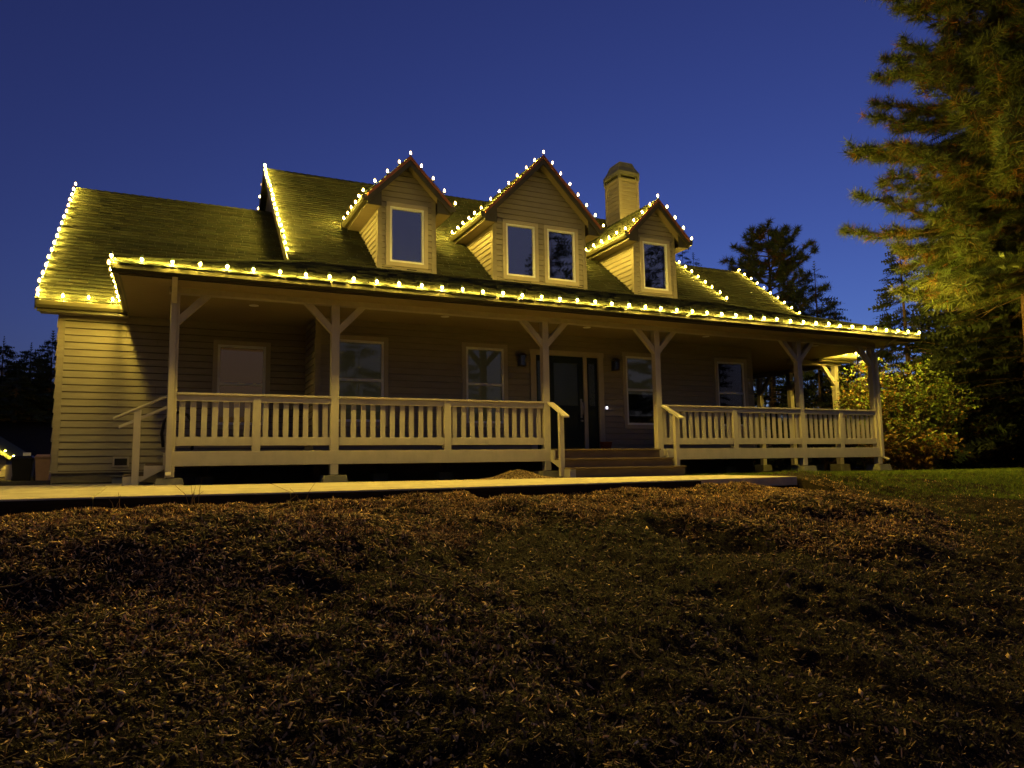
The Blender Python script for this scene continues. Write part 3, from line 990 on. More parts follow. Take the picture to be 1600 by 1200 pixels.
# ---- chimney
CX0, CX1, CY0, CY1 = 13.16, 13.90, 19.35, 20.2
ch = MB().box(CX0+.004, CX1-.004, CY0+.02, CY1-.02, 6.8, 9.40).build('chimney', M['core'], house)
for PP, a, bb in ((FR(CY0+.02), CX0+.08, CX1-.08), (LF(CX0+.004), CY0+.10, CY1-.10), (RF(CX1-.004), CY0+.10, CY1-.10)):
    lap(PP, a, bb, 6.9, 9.36, ch, (), None, None, .15)
for (a, bb, c, d) in ((CX0-.022, CX0+.08, CY0-.012, CY0+.10), (CX1-.08, CX1+.022, CY0-.012, CY0+.10), (CX0-.022, CX0+.08, CY1-.10, CY1), (CX1-.08, CX1+.022, CY1-.10, CY1)):
    MB().box(a, bb, c, d, 6.9, 9.36).build('corner_board', M['siding'], ch)
MB().box(CX0-.03, CX1+.03, CY0-.02, CY1+.02, 9.36, 9.42).build('chimney_band', M['siding'], ch)
def frust(mb, a, b_, z0, z1):
    mb.prism([(CX0-a, CY0-a, z0), (CX1+a, CY0-a, z0), (CX1+a, CY1+a, z0), (CX0-a, CY1+a, z0)], [(CX0-b_, CY0-b_, z1), (CX1+b_, CY0-b_, z1), (CX1+b_, CY1+b_, z1), (CX0-b_, CY1+b_, z1)])
mb = MB()
frust(mb, .04, .04, 9.42, 9.45)
for (a, c) in ((CX0-.04, CY0-.04), (CX1-.04, CY0-.04), (CX0-.04, CY1-.04), (CX1-.04, CY1-.04)):
    mb.box(a, a+.08, c, c+.08, 9.45, 9.56)
frust(mb, .045, .045, 9.56, 9.68)
frust(mb, .045, -.06, 9.68, 9.88)
frust(mb, -.06, -.12, 9.88, 10.06)
mb.build('chimney_cap', M['capmetal'], ch)
MB().box(CX0+.06, CX1-.06, CY0+.06, CY1-.06, 9.42, 9.57).build('flue', M['black'], ch)

# ---- downspouts
def spout(x, y0, ztop, zb, dx=0):
    mb = MB()
    mb.box(x-.04, x+.04, y0-.065, y0-.005, zb+.06, 2.72)
    mb.prism([(x-.04, y0-.065, 2.72), (x+.04, y0-.065, 2.72), (x+.04, y0-.005, 2.72), (x-.04, y0-.005, 2.72)],
             [(x-.04, YE+.02, ztop), (x+.04, YE+.02, ztop), (x+.04, YE+.08, ztop), (x-.04, YE+.08, ztop)])
    mb.prism([(x-.04, y0-.065, zb+.06), (x+.04, y0-.065, zb+.06), (x+.04, y0-.005, zb+.06), (x-.04, y0-.005, zb+.06)][::-1],
             [(x-.04+dx, y0-.17, zb), (x+.04+dx, y0-.17, zb), (x+.04+dx, y0-.15, zb-.03), (x-.04+dx, y0-.15, zb-.03)][::-1])
    mb.build('downspout', M['porch'], house, .004)
spout(POSTX[0]-.02, YF, 3.01, -.06)
spout(POSTX[5]+.04, YF, 3.01, .02, .06)

# ---- open porch under the right wing
for px, py, along in ((18.28, 15.62, 'x'), (18.28, 17.4, 'y'), (18.28, 18.75, 'y'), (18.28, 23.6, 'x')):
    p_ = MB().box(px-.075, px+.075, py, py+.15, -.2, ZC-.14).build('post', M['porch'], house, .006)
    if along == 'x':
        a = [(px-.073, py+.02, 2.26), (px-.073, py+.02, 2.45), (px-.40, py+.02, ZC-.141), (px-.58, py+.02, ZC-.141)][::-1]
        MB().prism([(q[0], py+.13, q[2]) for q in a], a).build('brace', M['porch'], p_, .005)
    else:
        a = [(px-.055, py+.002, 2.26), (px-.055, py+.002, 2.45), (px-.055, py-.35, ZC-.141), (px-.055, py-.52, ZC-.141)]
        MB().prism([(px+.055, q[1], q[2]) for q in a], a).build('brace', M['porch'], p_, .005)
    MB().box(px-.2, px+.2, py-.1, py+.3, -.32, -.1).build('pier_block', M['block'], p_, .008)
MB().box(16.4, 18.45, 15.6, 15.78, ZC-.14, ZC-.002).build('porch_beam', M['porch'], house, .006)
MB().box(13.9, 18.45, 23.58, 23.76, ZC-.14, ZC-.002).build('porch_beam', M['porch'], house, .006)
MB().box(18.2, 18.36, 15.78, 23.58, ZC-.14, ZC-.003).build('porch_beam', M['porch'], house, .006)

# ================================================================== LIGHT STRINGS
bulb_prof = [(.014, -.042), (.026, -.030), (.031, -.008), (.028, .018), (.017, .042), (.005, .056)]
def bulb_mesh(prof, z0, z1, r_core, mat):
    """amber glass with a small bright core inside: one mesh, two materials"""
    mb = MB().lathe(prof, (0, 0, 0), 8)
    nsh = len(mb.f)
    mb.lathe([(r_core*.25, z0), (r_core, z0*.6+z1*.4), (r_core*.2, z1)], (0, 0, 0), 6)
    me = mb.mesh('bulb', M['bulb_glass'])
    me.materials.append(mat)
    for i, p in enumerate(me.polygons):
        p.use_smooth = True
        p.material_index = 0 if i < nsh else 1
    return me
bulb_me = bulb_mesh(bulb_prof, -.024, .030, .0145, M['bulb'])
eave_me = bulb_mesh([(.024, -.012), (.030, -.002), (.028, .018), (.018, .042), (.005, .056)], -.004, .036, .0145, M['eave_bulb'])
GROUP = 'strings of warm bulbs on the roof edges'
def light_string(label, runs, group=GROUP, axis=None):
    """runs: lists of bulb base points; a wire follows each run. axis = aim of hooded eave bulbs"""
    base = runs[0][0]
    s = thing('light_string', label, 'string lights', base, group)
    wire = MB()
    for pts in runs:
        pts = [Vector(p) for p in pts]
        path = []
        for i in range(len(pts)-1):
            path += [pts[i], (pts[i]+pts[i+1])/2+Vector((0, 0, -.012))]
        path.append(pts[-1])
        if len(path) > 1:
            wire.tube(path, .005, 4)
        for p in pts:
            if axis is None:
                wire.tube([p+Vector((0, 0, -.005)), p+Vector((0, 0, .036))], [.013, .015], 6)
            else:
                c = p+Vector((0, 0, .072))
                ax = Vector(axis)
                wire.tube([c-ax*.075, c-ax*.04, c-ax*.006], [.012, .024, .0275], 8)
                wire.tube([p, c-ax*.07], .006, 4)
    wire.build('wire', M['wire'], s)
    for pts in runs:
        for p in pts:
            o = link('bulb', bulb_me if axis is None else eave_me, s, 0, Vector(p)+Vector((0, 0, .072)))
            if axis is None:
                o.rotation_euler = (rnd.uniform(-.15, .15), rnd.uniform(-.15, .15), 0)
            else:
                o.rotation_euler = Vector(axis).to_track_quat('Z', 'Y').to_euler()
    return s
def run(a, bb, step, first=True, last=True):
    a, bb = Vector(a), Vector(bb)
    n = max(1, int(round((bb-a).length/step)))
    pts = [a.lerp(bb, i/n) for i in range(n+1)]
    for p in pts:
        p += Vector((rnd.uniform(-.012, .012), rnd.uniform(-.012, .012), rnd.uniform(-.006, .006)))
    if not first:
        pts = pts[1:]
    if not last:
        pts = pts[:-1]
    return pts
YB, ZBU = YE-.057, 3.150
AXF = Vector((0, -.42, -.91)).normalized()
light_string('long string of warm bulbs along the front porch eave', [run((-.88, YB, ZBU), (17.2, YB, ZBU), .40)], axis=AXF)
light_string('short string of warm bulbs along the left end of the porch eave', [run((EX0-.107, 12.50, ZBU), (EX0-.107, 15.32, ZBU), .40)])
light_string('string of bulbs round the corner on the right end of the porch eave', [run((EX1+.107, 12.50, ZBU), (EX1+.107, 15.0, ZBU), .42)], axis=Vector((.62, 0, -.78)).normalized())
light_string('string of four bulbs on the lower left wing gutter', [run((-2.25, 15.16, 3.135), (-1.06, 15.16, 3.135), .40)])
light_string('string of bulbs up the sloping left gable edge of the left wing', [run((-2.30, 15.40, ZE+.12), (-2.30, WYR, WZR+.03), .365)])
light_string('string of bulbs up the left gable edge of the tall centre roof',
             [run((MX0, 15.85, main_z(15.85)+.03), (MX0, MYR, main_z(MYR)+.03), .37),
              run((MX0-.02, MYR+.5, main_z(MYR-.5)+.03), (MX0-.02, MYR+4, main_z(MYR-4)+.03), .42)])
light_string('string of bulbs down the right gable edge of the tall centre roof', [run((MX1, 15.75, main_z(15.75)+.03), (MX1, MYR, main_z(MYR)+.03), .37)])
light_string('string of bulbs down the right gable edge of the far right wing roof', [run((18.68, 15.5, ZE+.22), (18.68, WYR, WZR+.03), .37)])
light_string('short string of bulbs on the far right wing gutter behind the corner post', [run((17.45, 15.16, 3.135), (18.6, 15.16, 3.135), .40)], axis=Vector((.35, -.25, -.9)).normalized())
def dormer_string(label, cx, ehw, zpk):
    ze = zpk-ehw*1.02
    y0 = 15.33
    Lr = run((cx-ehw-.10, y0, ze+.0), (cx, y0, zpk+.04), .36)
    Rr_ = run((cx, y0, zpk+.04), (cx+ehw+.10, y0, ze+.0), .36, first=False)
    le = run((cx-ehw-.10, y0, ze+.0), (cx-ehw-.10, 17.3, ze+.0), .385, first=False)
    re_ = run((cx+ehw+.10, y0, ze+.0), (cx+ehw+.10, 17.3, ze+.0), .385, first=False)
    light_string(label, [le[::-1]+Lr+Rr_+re_])
dormer_string('string of bulbs round the small gabled dormer nearest the left wing', D1[0], D1[2], D1[3])
dormer_string('string of bulbs round the wide middle dormer with two windows', DC[0], DC[2], DC[3])
dormer_string('string of bulbs round the small gabled dormer beside the chimney', D3[0], D3[2], D3[3])

# ================================================================== SMALL THINGS BY THE HOUSE
def lantern(cx, label):
    t_ = thing('wall_lantern', label, 'wall lamp', (cx, YM-.02, 2.3), 'wall lanterns beside the front door')
    MB().box(cx-.055, cx+.055, YM-.035, YM-.016, 2.24, 2.44).build('backplate', M['metal_dark'], t_, .004)
    f = MB()
    y0, y1 = YM-.19, YM-.05
    for a in (cx-.07, cx+.055):
        for c in (y0, y1-.015):
            f.box(a, a+.015, c, c+.015, 2.22, 2.44)
    f.box(cx-.075, cx+.075, y0-.005, y1+.005, 2.205, 2.225)
    f.prism([(cx-.095, y0-.025, 2.44), (cx+.095, y0-.025, 2.44), (cx+.095, y1+.02, 2.44), (cx-.095, y1+.02, 2.44)], [(cx-.04, y0+.04, 2.50), (cx+.04, y0+.04, 2.50), (cx+.04, y1-.04, 2.50), (cx-.04, y1-.04, 2.50)])
    f.box(cx-.012, cx+.012, y1, YM-.03, 2.45, 2.475)
    f.build('lantern_frame', M['metal_dark'], t_)
    MB().box(cx-.052, cx+.052, y0+.018, y1-.018, 2.228, 2.438).build('lantern_glass', M['lantern_glass'], t_)
lantern(7.03, 'unlit dark metal wall lantern to the left of the front door')
lantern(9.50, 'unlit dark metal wall lantern to the right of the front door')
t_ = thing('doorbell', 'small doorbell with a glowing white button beside the front door', 'doorbell', (9.27, YM-.02, 1.34))
MB().box(9.245, 9.295, YM-.038, YM-.018, 1.27, 1.40).build('doorbell_case', M['metal_dark'], t_, .004)
MB().lathe([(.024, -.03), (.026, 0), (.024, .03)], (9.27, YM-.036, 1.325), 12).build('button', M['bell'], t_)
pot = MB().lathe([(.095, 0), (.11, .03), (.135, .16), (.145, .165), (.145, .195), (.125, .195), (.115, .16)], (9.06, 14.22, DECK), 20).build('flower_pot', M['terracotta'])
tag(pot, 'small terracotta pot on the porch deck beside the front door', 'pot')
hs = MB()
hs.tube([(-.12+.0, 14.9, .45), (-.15, 14.88, .70), (-.12, 14.87, .92), (-.02, 14.87, 1.06), (.12, 14.87, 1.10), (.27, 14.87, 1.05), (.36, 14.88, .9), (.38, 14.9, .7), (.37, 14.95, .4)], .028, 8)
h_ = hs.build('garden_hose', M['black'])
tag(h_, 'black garden hose looped against the siding behind the side steps', 'hose')
bx = thing('utility_box', 'low grey utility box on the ground at the foot of the wing wall', 'utility box', (-.83, 15.35, -.20))
MB().box(-.95, -.71, 15.26, 15.50, -.22, -.085).build('box_body', M['grey'], bx, .008)
MB().box(-.99, -.67, 15.22, 15.54, -.084, -.055).build('box_lid', M['block'], bx, .006)
cb = MB()
cb.tube([(-1.9, 15.4, -.185), (-1.6, 15.32, -.175), (-1.3, 15.40, -.185), (-.95, 15.36, -.18)], .014, 6)
cb.tube([(-.70, 15.3, -.18), (-.5, 14.9, -.185), (-.35, 14.3, -.19), (-.2, 13.6, -.2), (-.05, 13.2, -.12), (.02, 13.0, .0)], .012, 6)
tag(cb.build('power_cable', M['black']), 'thin black power cable lying along the wing wall', 'cable')

# ---- bins and garage far left
def cart(cx, cy, z0, w_, d_, h_, mat, label):
    t_ = thing('wheeled_bin', label, 'bin', (cx, cy, z0), 'wheeled bins by the garage')
    a, c = w_/2, d_/2
    MB().prism([(cx-a*.8, cy-c*.75, z0+.05), (cx+a*.8, cy-c*.75, z0+.05), (cx+a*.8, cy+c*.8, z0+.05), (cx-a*.8, cy+c*.8, z0+.05)],
               [(cx-a, cy-c, z0+h_*.9), (cx+a, cy-c, z0+h_*.9), (cx+a, cy+c, z0+h_*.9), (cx-a, cy+c, z0+h_*.9)]).build('body', M[mat], t_, .02)
    MB().box(cx-a*1.06, cx+a*1.06, cy-c*1.06, cy+c*1.04, z0+h_*.86, z0+h_*.905).build('rim', M[mat], t_, .008)
    MB().prism([(cx-a*1.05, cy-c*1.12, z0+h_*.91), (cx+a*1.05, cy-c*1.12, z0+h_*.91), (cx+a*1.05, cy+c, z0+h_*.91), (cx-a*1.05, cy+c, z0+h_*.91)],
               [(cx-a*.8, cy-c*.8, z0+h_), (cx+a*.8, cy-c*.8, z0+h_), (cx+a*.8, cy+c*.9, z0+h_*1.01), (cx-a*.8, cy+c*.9, z0+h_*1.01)]).build('lid', M[mat], t_, .01)
    for s in (-1, 1):
        wm = MB().tube([(cx+s*(a-.02), cy+c, z0+.12), (cx+s*(a+.05), cy+c, z0+.12)], .12, 12)
        wm.build('wheel', M['black'], t_)
    MB().tube([(cx-a*.8, cy+c+.08, z0+h_*.88), (cx+a*.8, cy+c+.08, z0+h_*.88)], .018, 6).build('handle', M['black'], t_)
cart(-4.42, 29.0, -.30, .60, .62, .90, 'black', 'black wheeled bin to the left of the brown bin')
cart(-3.83, 28.9, -.30, .46, .60, .94, 'brownbin', 'brown wheeled bin between the black bin and the house corner')

gar = thing('garage', 'small outbuilding lit by a bulb string, cut off by the frame', 'garage', (-7.2, 34, -.3))
gy0 = 33.0
MB().prism([(-9.45, gy0+.06, -.4), (-5.60, gy0+.06, -.4), (-5.60, gy0+.06, .72), (-7.55, gy0+.06, 2.0), (-9.45, gy0+.06, .72)][::-1],
           [(-9.45, gy0+6, -.4), (-5.60, gy0+6, -.4), (-5.60, gy0+6, .72), (-7.55, gy0+6, 2.0), (-9.45, gy0+6, .72)][::-1]).build('garage_wall', M['core'], gar)
lap(FR(gy0+.06), -9.45, -5.60, -.1, 1.95, gar, (), lambda z: -9.45+max(0, z-.72)*1.5, lambda z: -5.60-max(0, z-.72)*1.5, .25)
for s in (-1, 1):
    e = -7.53+s*2.15
    slab_roof('garage_roof', [(e, gy0-.3, .62), (e, gy0+6.3, .62), (-7.53, gy0+6.3, 2.12), (-7.53, gy0-.3, 2.12)], .1, 'shingle_plain', gar)
light_string('string of bulbs on the sloping roof edge of the distant outbuilding', [run((-5.30, gy0-.36, .62), (-7.53, gy0-.36, 2.12), .32)], 'bulb strings on the outbuilding', Vector((0, .25, -.97)).normalized())

# small lit panel on a stake above the black bin
pn = thing('yard_sign', 'small square pale sign on a stake behind the black bin', 'sign', (-4.45, 29.8, -.3))
MB().box(-4.47, -4.43, 29.8, 29.84, -.3, .50).build('stake', M['grey'], pn)
MB().box(-4.57, -4.34, 29.77, 29.80, .50, .73).build('panel', M['vinyl'], pn, .006)

# ================================================================== PLANTS
def frames(d):
    """orthonormal frames whose z axis follows d (N,3)"""
    d = d/np.linalg.norm(d, axis=1, keepdims=True)
    a = np.where(np.abs(d[:, 2:3]) < .9, np.array([[0, 0, 1.]]), np.array([[1., 0, 0]]))
    x_ = np.cross(a, d)
    x_ /= np.linalg.norm(x_, axis=1, keepdims=True)
    y_ = np.cross(d, x_)
    return np.stack([x_, y_, d], 2)

def needle_tuft(n, length, width, spread, seed):
    """n thin triangles fanning out round +z"""
    q = np.random.default_rng(seed)
    th = q.uniform(0, 2*np.pi, n)
    ph = np.radians(q.uniform(spread[0], spread[1], n))
    L = length*q.uniform(.75, 1.1, n)
    d = np.stack([np.sin(ph)*np.cos(th), np.sin(ph)*np.sin(th), np.cos(ph)], 1)
    d[:, 2] -= .12
    s = np.cross(d, q.normal(size=(n, 3)))
    s /= np.linalg.norm(s, axis=1, keepdims=True)
    base = np.zeros((n, 3))
    base[:, 2] = q.uniform(-.35, .15, n)*length
    tip = base+d*L[:, None]
    return np.stack([base+s*width, base-s*width, tip], 1)      # (n,3,3)

def spray(n, length, width, seed):
    """flat frond: a stem with short leaflets either side, growing along +z in the xz plane"""
    q = np.random.default_rng(seed)
    out = []
    for i in range(n):
        t_ = (i+.5)/n
        for s in (-1, 1):
            l = length*.42*(1-.65*t_)*q.uniform(.8, 1.2)
            b0 = np.array([0, 0, t_*length])
            d = np.array([s*.8, q.uniform(-.25, .1), .55])
            out.append([b0+np.array([0, 0, -width]), b0+np.array([0, 0, width]), b0+d*l])
    out.append([[-width*.5, 0, 0], [width*.5, 0, 0], [0, 0, length*1.05]])
    return np.array(out)

def scatter(name, templ, pos, dirs, scale, tint, mat, parent, roll=True):
    """copies of a triangle template placed at pos, pointing along dirs, in ONE mesh"""
    N = len(pos)
    K = templ.shape[1] if templ.ndim == 4 else len(templ)
    Fm = frames(dirs)
    if roll:
        a = rng.uniform(0, 2*np.pi, N)
        c, s = np.cos(a), np.sin(a)
        Rz = np.zeros((N, 3, 3))
        Rz[:, 0, 0] = c
        Rz[:, 0, 1] = -s
        Rz[:, 1, 0] = s
        Rz[:, 1, 1] = c
        Rz[:, 2, 2] = 1
        Fm = Fm @ Rz
    if templ.ndim == 4:
        tv = templ[rng.integers(0, len(templ), N)].reshape(N, -1, 3)
    else:
        tv = np.broadcast_to(templ.reshape(1, -1, 3), (N, templ.size//3, 3))
    V = np.einsum('nij,nkj->nki', Fm, tv)*scale[:, None, None]+pos[:, None, :]
    k3 = V.shape[1]
    V = V.reshape(-1, 3)
    me = np_mesh(name, V, np.arange(len(V)).reshape(-1, 3), 3, M[mat], np.repeat(tint, k3, axis=0))
    return link(name, me, parent)

def pine(name, label, base, H, Rmax, z_first, seed, n_per_m=5.0, mat='needle', tuft_len=.19, width=.0055, n_needle=30, brown=.16, trunk_r=.24, profile=None, twigs=7, group=None):
    q = random.Random(seed)
    t_ = thing(name, label, 'tree', base, group)
    base = Vector(base)
    tr = MB()
    lean = Vector((q.uniform(-.02, .02), q.uniform(-.02, .02), 0))
    pts = [base+lean*h+Vector((q.uniform(-.04, .04), q.uniform(-.04, .04), h)) for h in np.linspace(-.3, H, 12)]
    tr.tube(pts, [max(.02, trunk_r*(1-.93*i/11)) for i in range(12)], 10)
    tr.build('trunk', M['bark'], t_)
    br = MB()
    P, D, S, T = [], [], [], []
    n = int((H-z_first)*n_per_m)
    for i in range(n):
        f = (i+q.random())/n
        h = z_first+f*(H-z_first)
        L = Rmax*(profile(f) if profile else (1-f)**.8*.95+.05)*q.uniform(.75, 1.08)
        az = i*2.399+q.uniform(-.5, .5)
        el = R(q.uniform(-14, 8)+f*30)
        dd = Vector((math.cos(az)*math.cos(el), math.sin(az)*math.cos(el), math.sin(el)))
        o = base+lean*h+Vector((0, 0, h))
        path = []
        sag = q.uniform(.02, .09)*L
        for k in range(7):
            s = k/6
            path.append(o+dd*L*s+Vector((q.uniform(-.05, .05), q.uniform(-.05, .05), -sag*math.sin(s*math.pi)+.10*L*max(0, s-.6)**1.0)))
        rr = max(.012, trunk_r*.22*(L/Rmax+.2))
        br.tube(path, [rr*(1-.8*k/6) for k in range(7)], 5, False)
        nt_ = max(3, int(twigs*L/Rmax*1.3)+2)
        for j in range(nt_):
            s = .22+.78*(j+q.random()*.8)/nt_
            s = min(s, .999)
            k = int(s*6)
            p0 = path[k].lerp(path[min(k+1, 6)], s*6-k)
            side = Vector((-dd.y, dd.x, 0))*q.choice((-1, 1))
            td = (dd*q.uniform(.4, 1)+side*q.uniform(.3, 1.0)+Vector((0, 0, q.uniform(-.25, .55)))).normalized()
            tl = q.uniform(.25, .75)*(1.15-s*.5)*min(1, Rmax/4)
            p1 = p0+td*tl
            br.tube([p0, p0+td*tl*.5+Vector((0, 0, -.02)), p1], [rr*.3, rr*.22, .005], 3, False)
            m_ = max(2, int(tl/.17))
            for e in range(m_+1):
                c = p0+td*tl*(.35+.65*e/m_)
                P.append(tuple(c+Vector((q.uniform(-.03, .03),)*3)))
                D.append(tuple(td+Vector((q.uniform(-.5, .5), q.uniform(-.5, .5), q.uniform(-.1, .6)))))
                S.append(q.uniform(.75, 1.15))
                if q.random() < brown*(1.6 if e == 0 else .7):
                    T.append((2.2*q.uniform(.7, 1.1), .95*q.uniform(.8, 1.1), .7))
                else:
                    g_ = q.uniform(.55, 1.35)
                    T.append((g_*q.uniform(.8, 1.15), g_, g_*q.uniform(.7, 1.2)))
        P.append(tuple(path[-1]))
        D.append(tuple(dd+Vector((0, 0, .3))))
        S.append(1.1)
        T.append((1, 1.1, 1))
    br.build('limbs', M['twig'], t_)
    tm = np.stack([needle_tuft(n_needle, tuft_len, width, (12, 95), seed+k) for k in range(4)])
    scatter('crown', tm, np.array(P), np.array(D), np.array(S), np.array(T), mat, t_)
    return t_

def fir(name, label, base, H, Rmax, seed, z_first=.3, per_m=9, mat='dark_needle', size=.5, width=.03, leaf=5, droop=.25, group=None, trunk_r=.15, tintlo=.6, tinthi=1.35, limb_mat='bark'):
    q = random.Random(seed)
    t_ = thing(name, label, 'tree', base, group)
    base = Vector(base)
    tr = MB()
    tr.tube([base+Vector((0, 0, h)) for h in np.linspace(-.3, H, 8)], [max(.015, trunk_r*(1-.95*i/7)) for i in range(8)], 8)
    tr.build('trunk', M['bark'], t_)
    P, D, S, T = [], [], [], []
    br = MB()
    n = int((H-z_first)*per_m)
    for i in range(n):
        f = (i+q.random())/n
        h = z_first+f*(H-z_first)
        L = Rmax*((1-f)**.85)*q.uniform(.6, 1.12)+.12
        az = q.uniform(0, 2*math.pi)
        o = base+Vector((0, 0, h))
        steps = max(2, int(L/(size*.42)))
        dd = Vector((math.cos(az), math.sin(az), 0))
        dr_ = q.uniform(.5, 1.4)*droop
        if L > 1.0:
            br.tube([o, o+dd*L*.5+Vector((0, 0, -dr_*L*.2)), o+dd*L*.95+Vector((0, 0, -dr_*L*.75))], [.02, .014, .005], 3, False)
        for k in range(steps):
            s = (k+.6)/steps
            p = o+dd*L*s+Vector((0, 0, -dr_*L*s*s*.8+.08*L*s))
            sd = Vector((-dd.y, dd.x, 0))
            for m_ in range(2 if s > .3 else 1):
                side = q.choice((-1, 1))*q.uniform(.1, .9)
                P.append(tuple(p+Vector((q.uniform(-.06, .06), q.uniform(-.06, .06), q.uniform(-.05, .05)))))
                D.append(tuple(dd+sd*side+Vector((0, 0, -dr_*s*1.2+q.uniform(-.2, .25)))))
                S.append(q.uniform(.7, 1.2)*(.6+.4*min(1, L)))
                g_ = q.uniform(tintlo, tinthi)
                T.append((g_*q.uniform(.85, 1.2), g_, g_*q.uniform(.75, 1.1)))
    P.append(tuple(base+Vector((0, 0, H))))
    D.append((0, 0, 1))
    S.append(.9)
    T.append((1, 1, 1))
    br.build('limbs', M['twig'], t_)
    tm = np.stack([spray(leaf, size, width, seed+k) for k in range(3)])
    scatter('crown', tm, np.array(P), np.array(D), np.array(S), np.array(T), mat, t_)
    return t_

def gz(x, y):
    return float(ground_z(np.array([x]), np.array([y]), False)[0])

# big pine at the right edge of the picture and a fir growing into it
pine('pine_tree', 'tall ponderosa pine at the right edge reaching over the porch roof end', (20.9, 11.4, gz(20.9, 11.4)), 19.5, 4.3, 5.0, 5, 13, 'needle', .33, .0105, 28, .17, .28,
     lambda f: (.62+2.5*f if f < .15 else .95*(1-(f-.15)/.85)**.6+.05), 25)
fir('fir_tree', 'dense green fir in front of the pine at the right edge', (21.5, 10.4, gz(21.5, 10.4)), 19.0, 4.0, 31, 4.8, 55, 'firneedle', .45, .018, 8, .30, None, .2, .5, 1.5)
# dark wood on the right behind the porch
DARK = 'dark conifers behind the right end of the porch'
for i, (x, y, H, r_, lab) in enumerate((
        (23.6, 13.2, 13.0, 3.4, 'dark conifer directly behind the pine trunk'),
        (24.3, 17.6, 8.2, 1.9, 'slim dark conifer rising just right of the last porch bulb'),
        (26.6, 16.3, 12.5, 3.2, 'tall dark conifer behind the pine, second to the right of the porch'),
        (24.9, 13.6, 11.5, 3.2, 'dark conifer behind the pine trunk at the right edge'),
        (29.0, 15.3, 13.0, 3.6, 'farthest dark conifer at the right edge'),
        (25.6, 20.8, 5.2, 2.5, 'low dark conifer behind the right porch corner'),
        (23.0, 20.5, 4.4, 2.2, 'low dark conifer seen between the far porch posts'),
        (25.0, 25.0, 4.8, 2.8, 'low dark conifer behind the far porch posts'),
        (22.5, 26.5, 4.4, 2.6, 'low dark conifer seen past the main wall corner'),
        (28.5, 19.0, 5.0, 3.0, 'broad low dark conifer beyond the shrub'))):
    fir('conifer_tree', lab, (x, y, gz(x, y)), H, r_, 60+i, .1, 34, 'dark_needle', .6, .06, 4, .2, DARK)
# trees behind the house
pine('pine_tree', 'round-topped pine rising behind the far right roof', (32.5, 32.6, -.3), 14.3, 3.9, 5.6, 15, 9, 'needle', .42, .022, 22, .10, .30,
     lambda f: .98*(1-f**2.0)**.6*(.75+.25*min(1, f*3))+.03, 9, 'trees behind the house')
fir('conifer_tree', 'loose pointed conifer to the right of the round-topped pine', (33.4, 29.6, -.3), 11.2, 3.2, 41, 2, 18, 'firneedle', .7, .045, 4, .15, 'trees behind the house', .2, .4, .9)
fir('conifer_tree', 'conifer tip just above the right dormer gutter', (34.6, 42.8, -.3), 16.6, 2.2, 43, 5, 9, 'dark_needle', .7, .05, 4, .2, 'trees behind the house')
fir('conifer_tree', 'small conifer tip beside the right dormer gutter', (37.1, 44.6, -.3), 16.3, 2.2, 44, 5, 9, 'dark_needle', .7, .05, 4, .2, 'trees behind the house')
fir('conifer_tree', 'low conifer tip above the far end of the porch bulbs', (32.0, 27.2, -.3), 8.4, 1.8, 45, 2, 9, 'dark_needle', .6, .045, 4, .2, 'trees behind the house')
# wooded bank on the far left
LEFTG = 'conifers on the far left bank'
for i, (x, y, ztop, r_, lab) in enumerate((
        (-10.9, 61, 9.0, 2.6, 'leftmost dark conifer on the far bank'),
        (-9.9, 65.3, 9.3, 2.4, 'narrow pointed dark conifer between two others on the far bank'),
        (-7.5, 57.5, 9.0, 2.3, 'full dark conifer on the far bank nearest the house corner'),
        (-12.2, 58.5, 7.2, 2.8, 'short dark conifer low on the far bank'),
        (-9.0, 55.0, 6.2, 2.6, 'low bushy conifer in front of the far bank trees'),
        (-6.5, 62.0, 7.0, 2.6, 'dark conifer on the far bank half hidden by the house corner'))):
    zb = gz(x, y)
    fir('conifer_tree', lab, (x, y, zb), ztop-zb, r_, 80+i, .1, 34, 'dark_needle', .8, .075, 4, .22, LEFTG)
# woods behind the viewer, mirrored in the window panes
BACK = 'conifers across the clearing'
for i, (x, y, H, r_, lab) in enumerate((
        (29, -22, 25, 6, 'tall conifer across the clearing, mirrored in the middle dormer panes'),
        (40, -21, 26, 6, 'tall conifer across the clearing, mirrored in the dormer by the chimney'),
        (35, -25, 24, 6, 'conifer across the clearing between the two tallest ones'),
        (21, -24, 11, 4, 'shorter conifer across the clearing, mirrored in the porch windows'),
        (12, -22, 12, 4, 'shorter conifer straight across the clearing'))):
    fir('conifer_tree', lab, (x, y, -2.9), H, r_, 100+i, .2, 9, 'dark_needle', 1.3, .10, 4, .25, BACK)

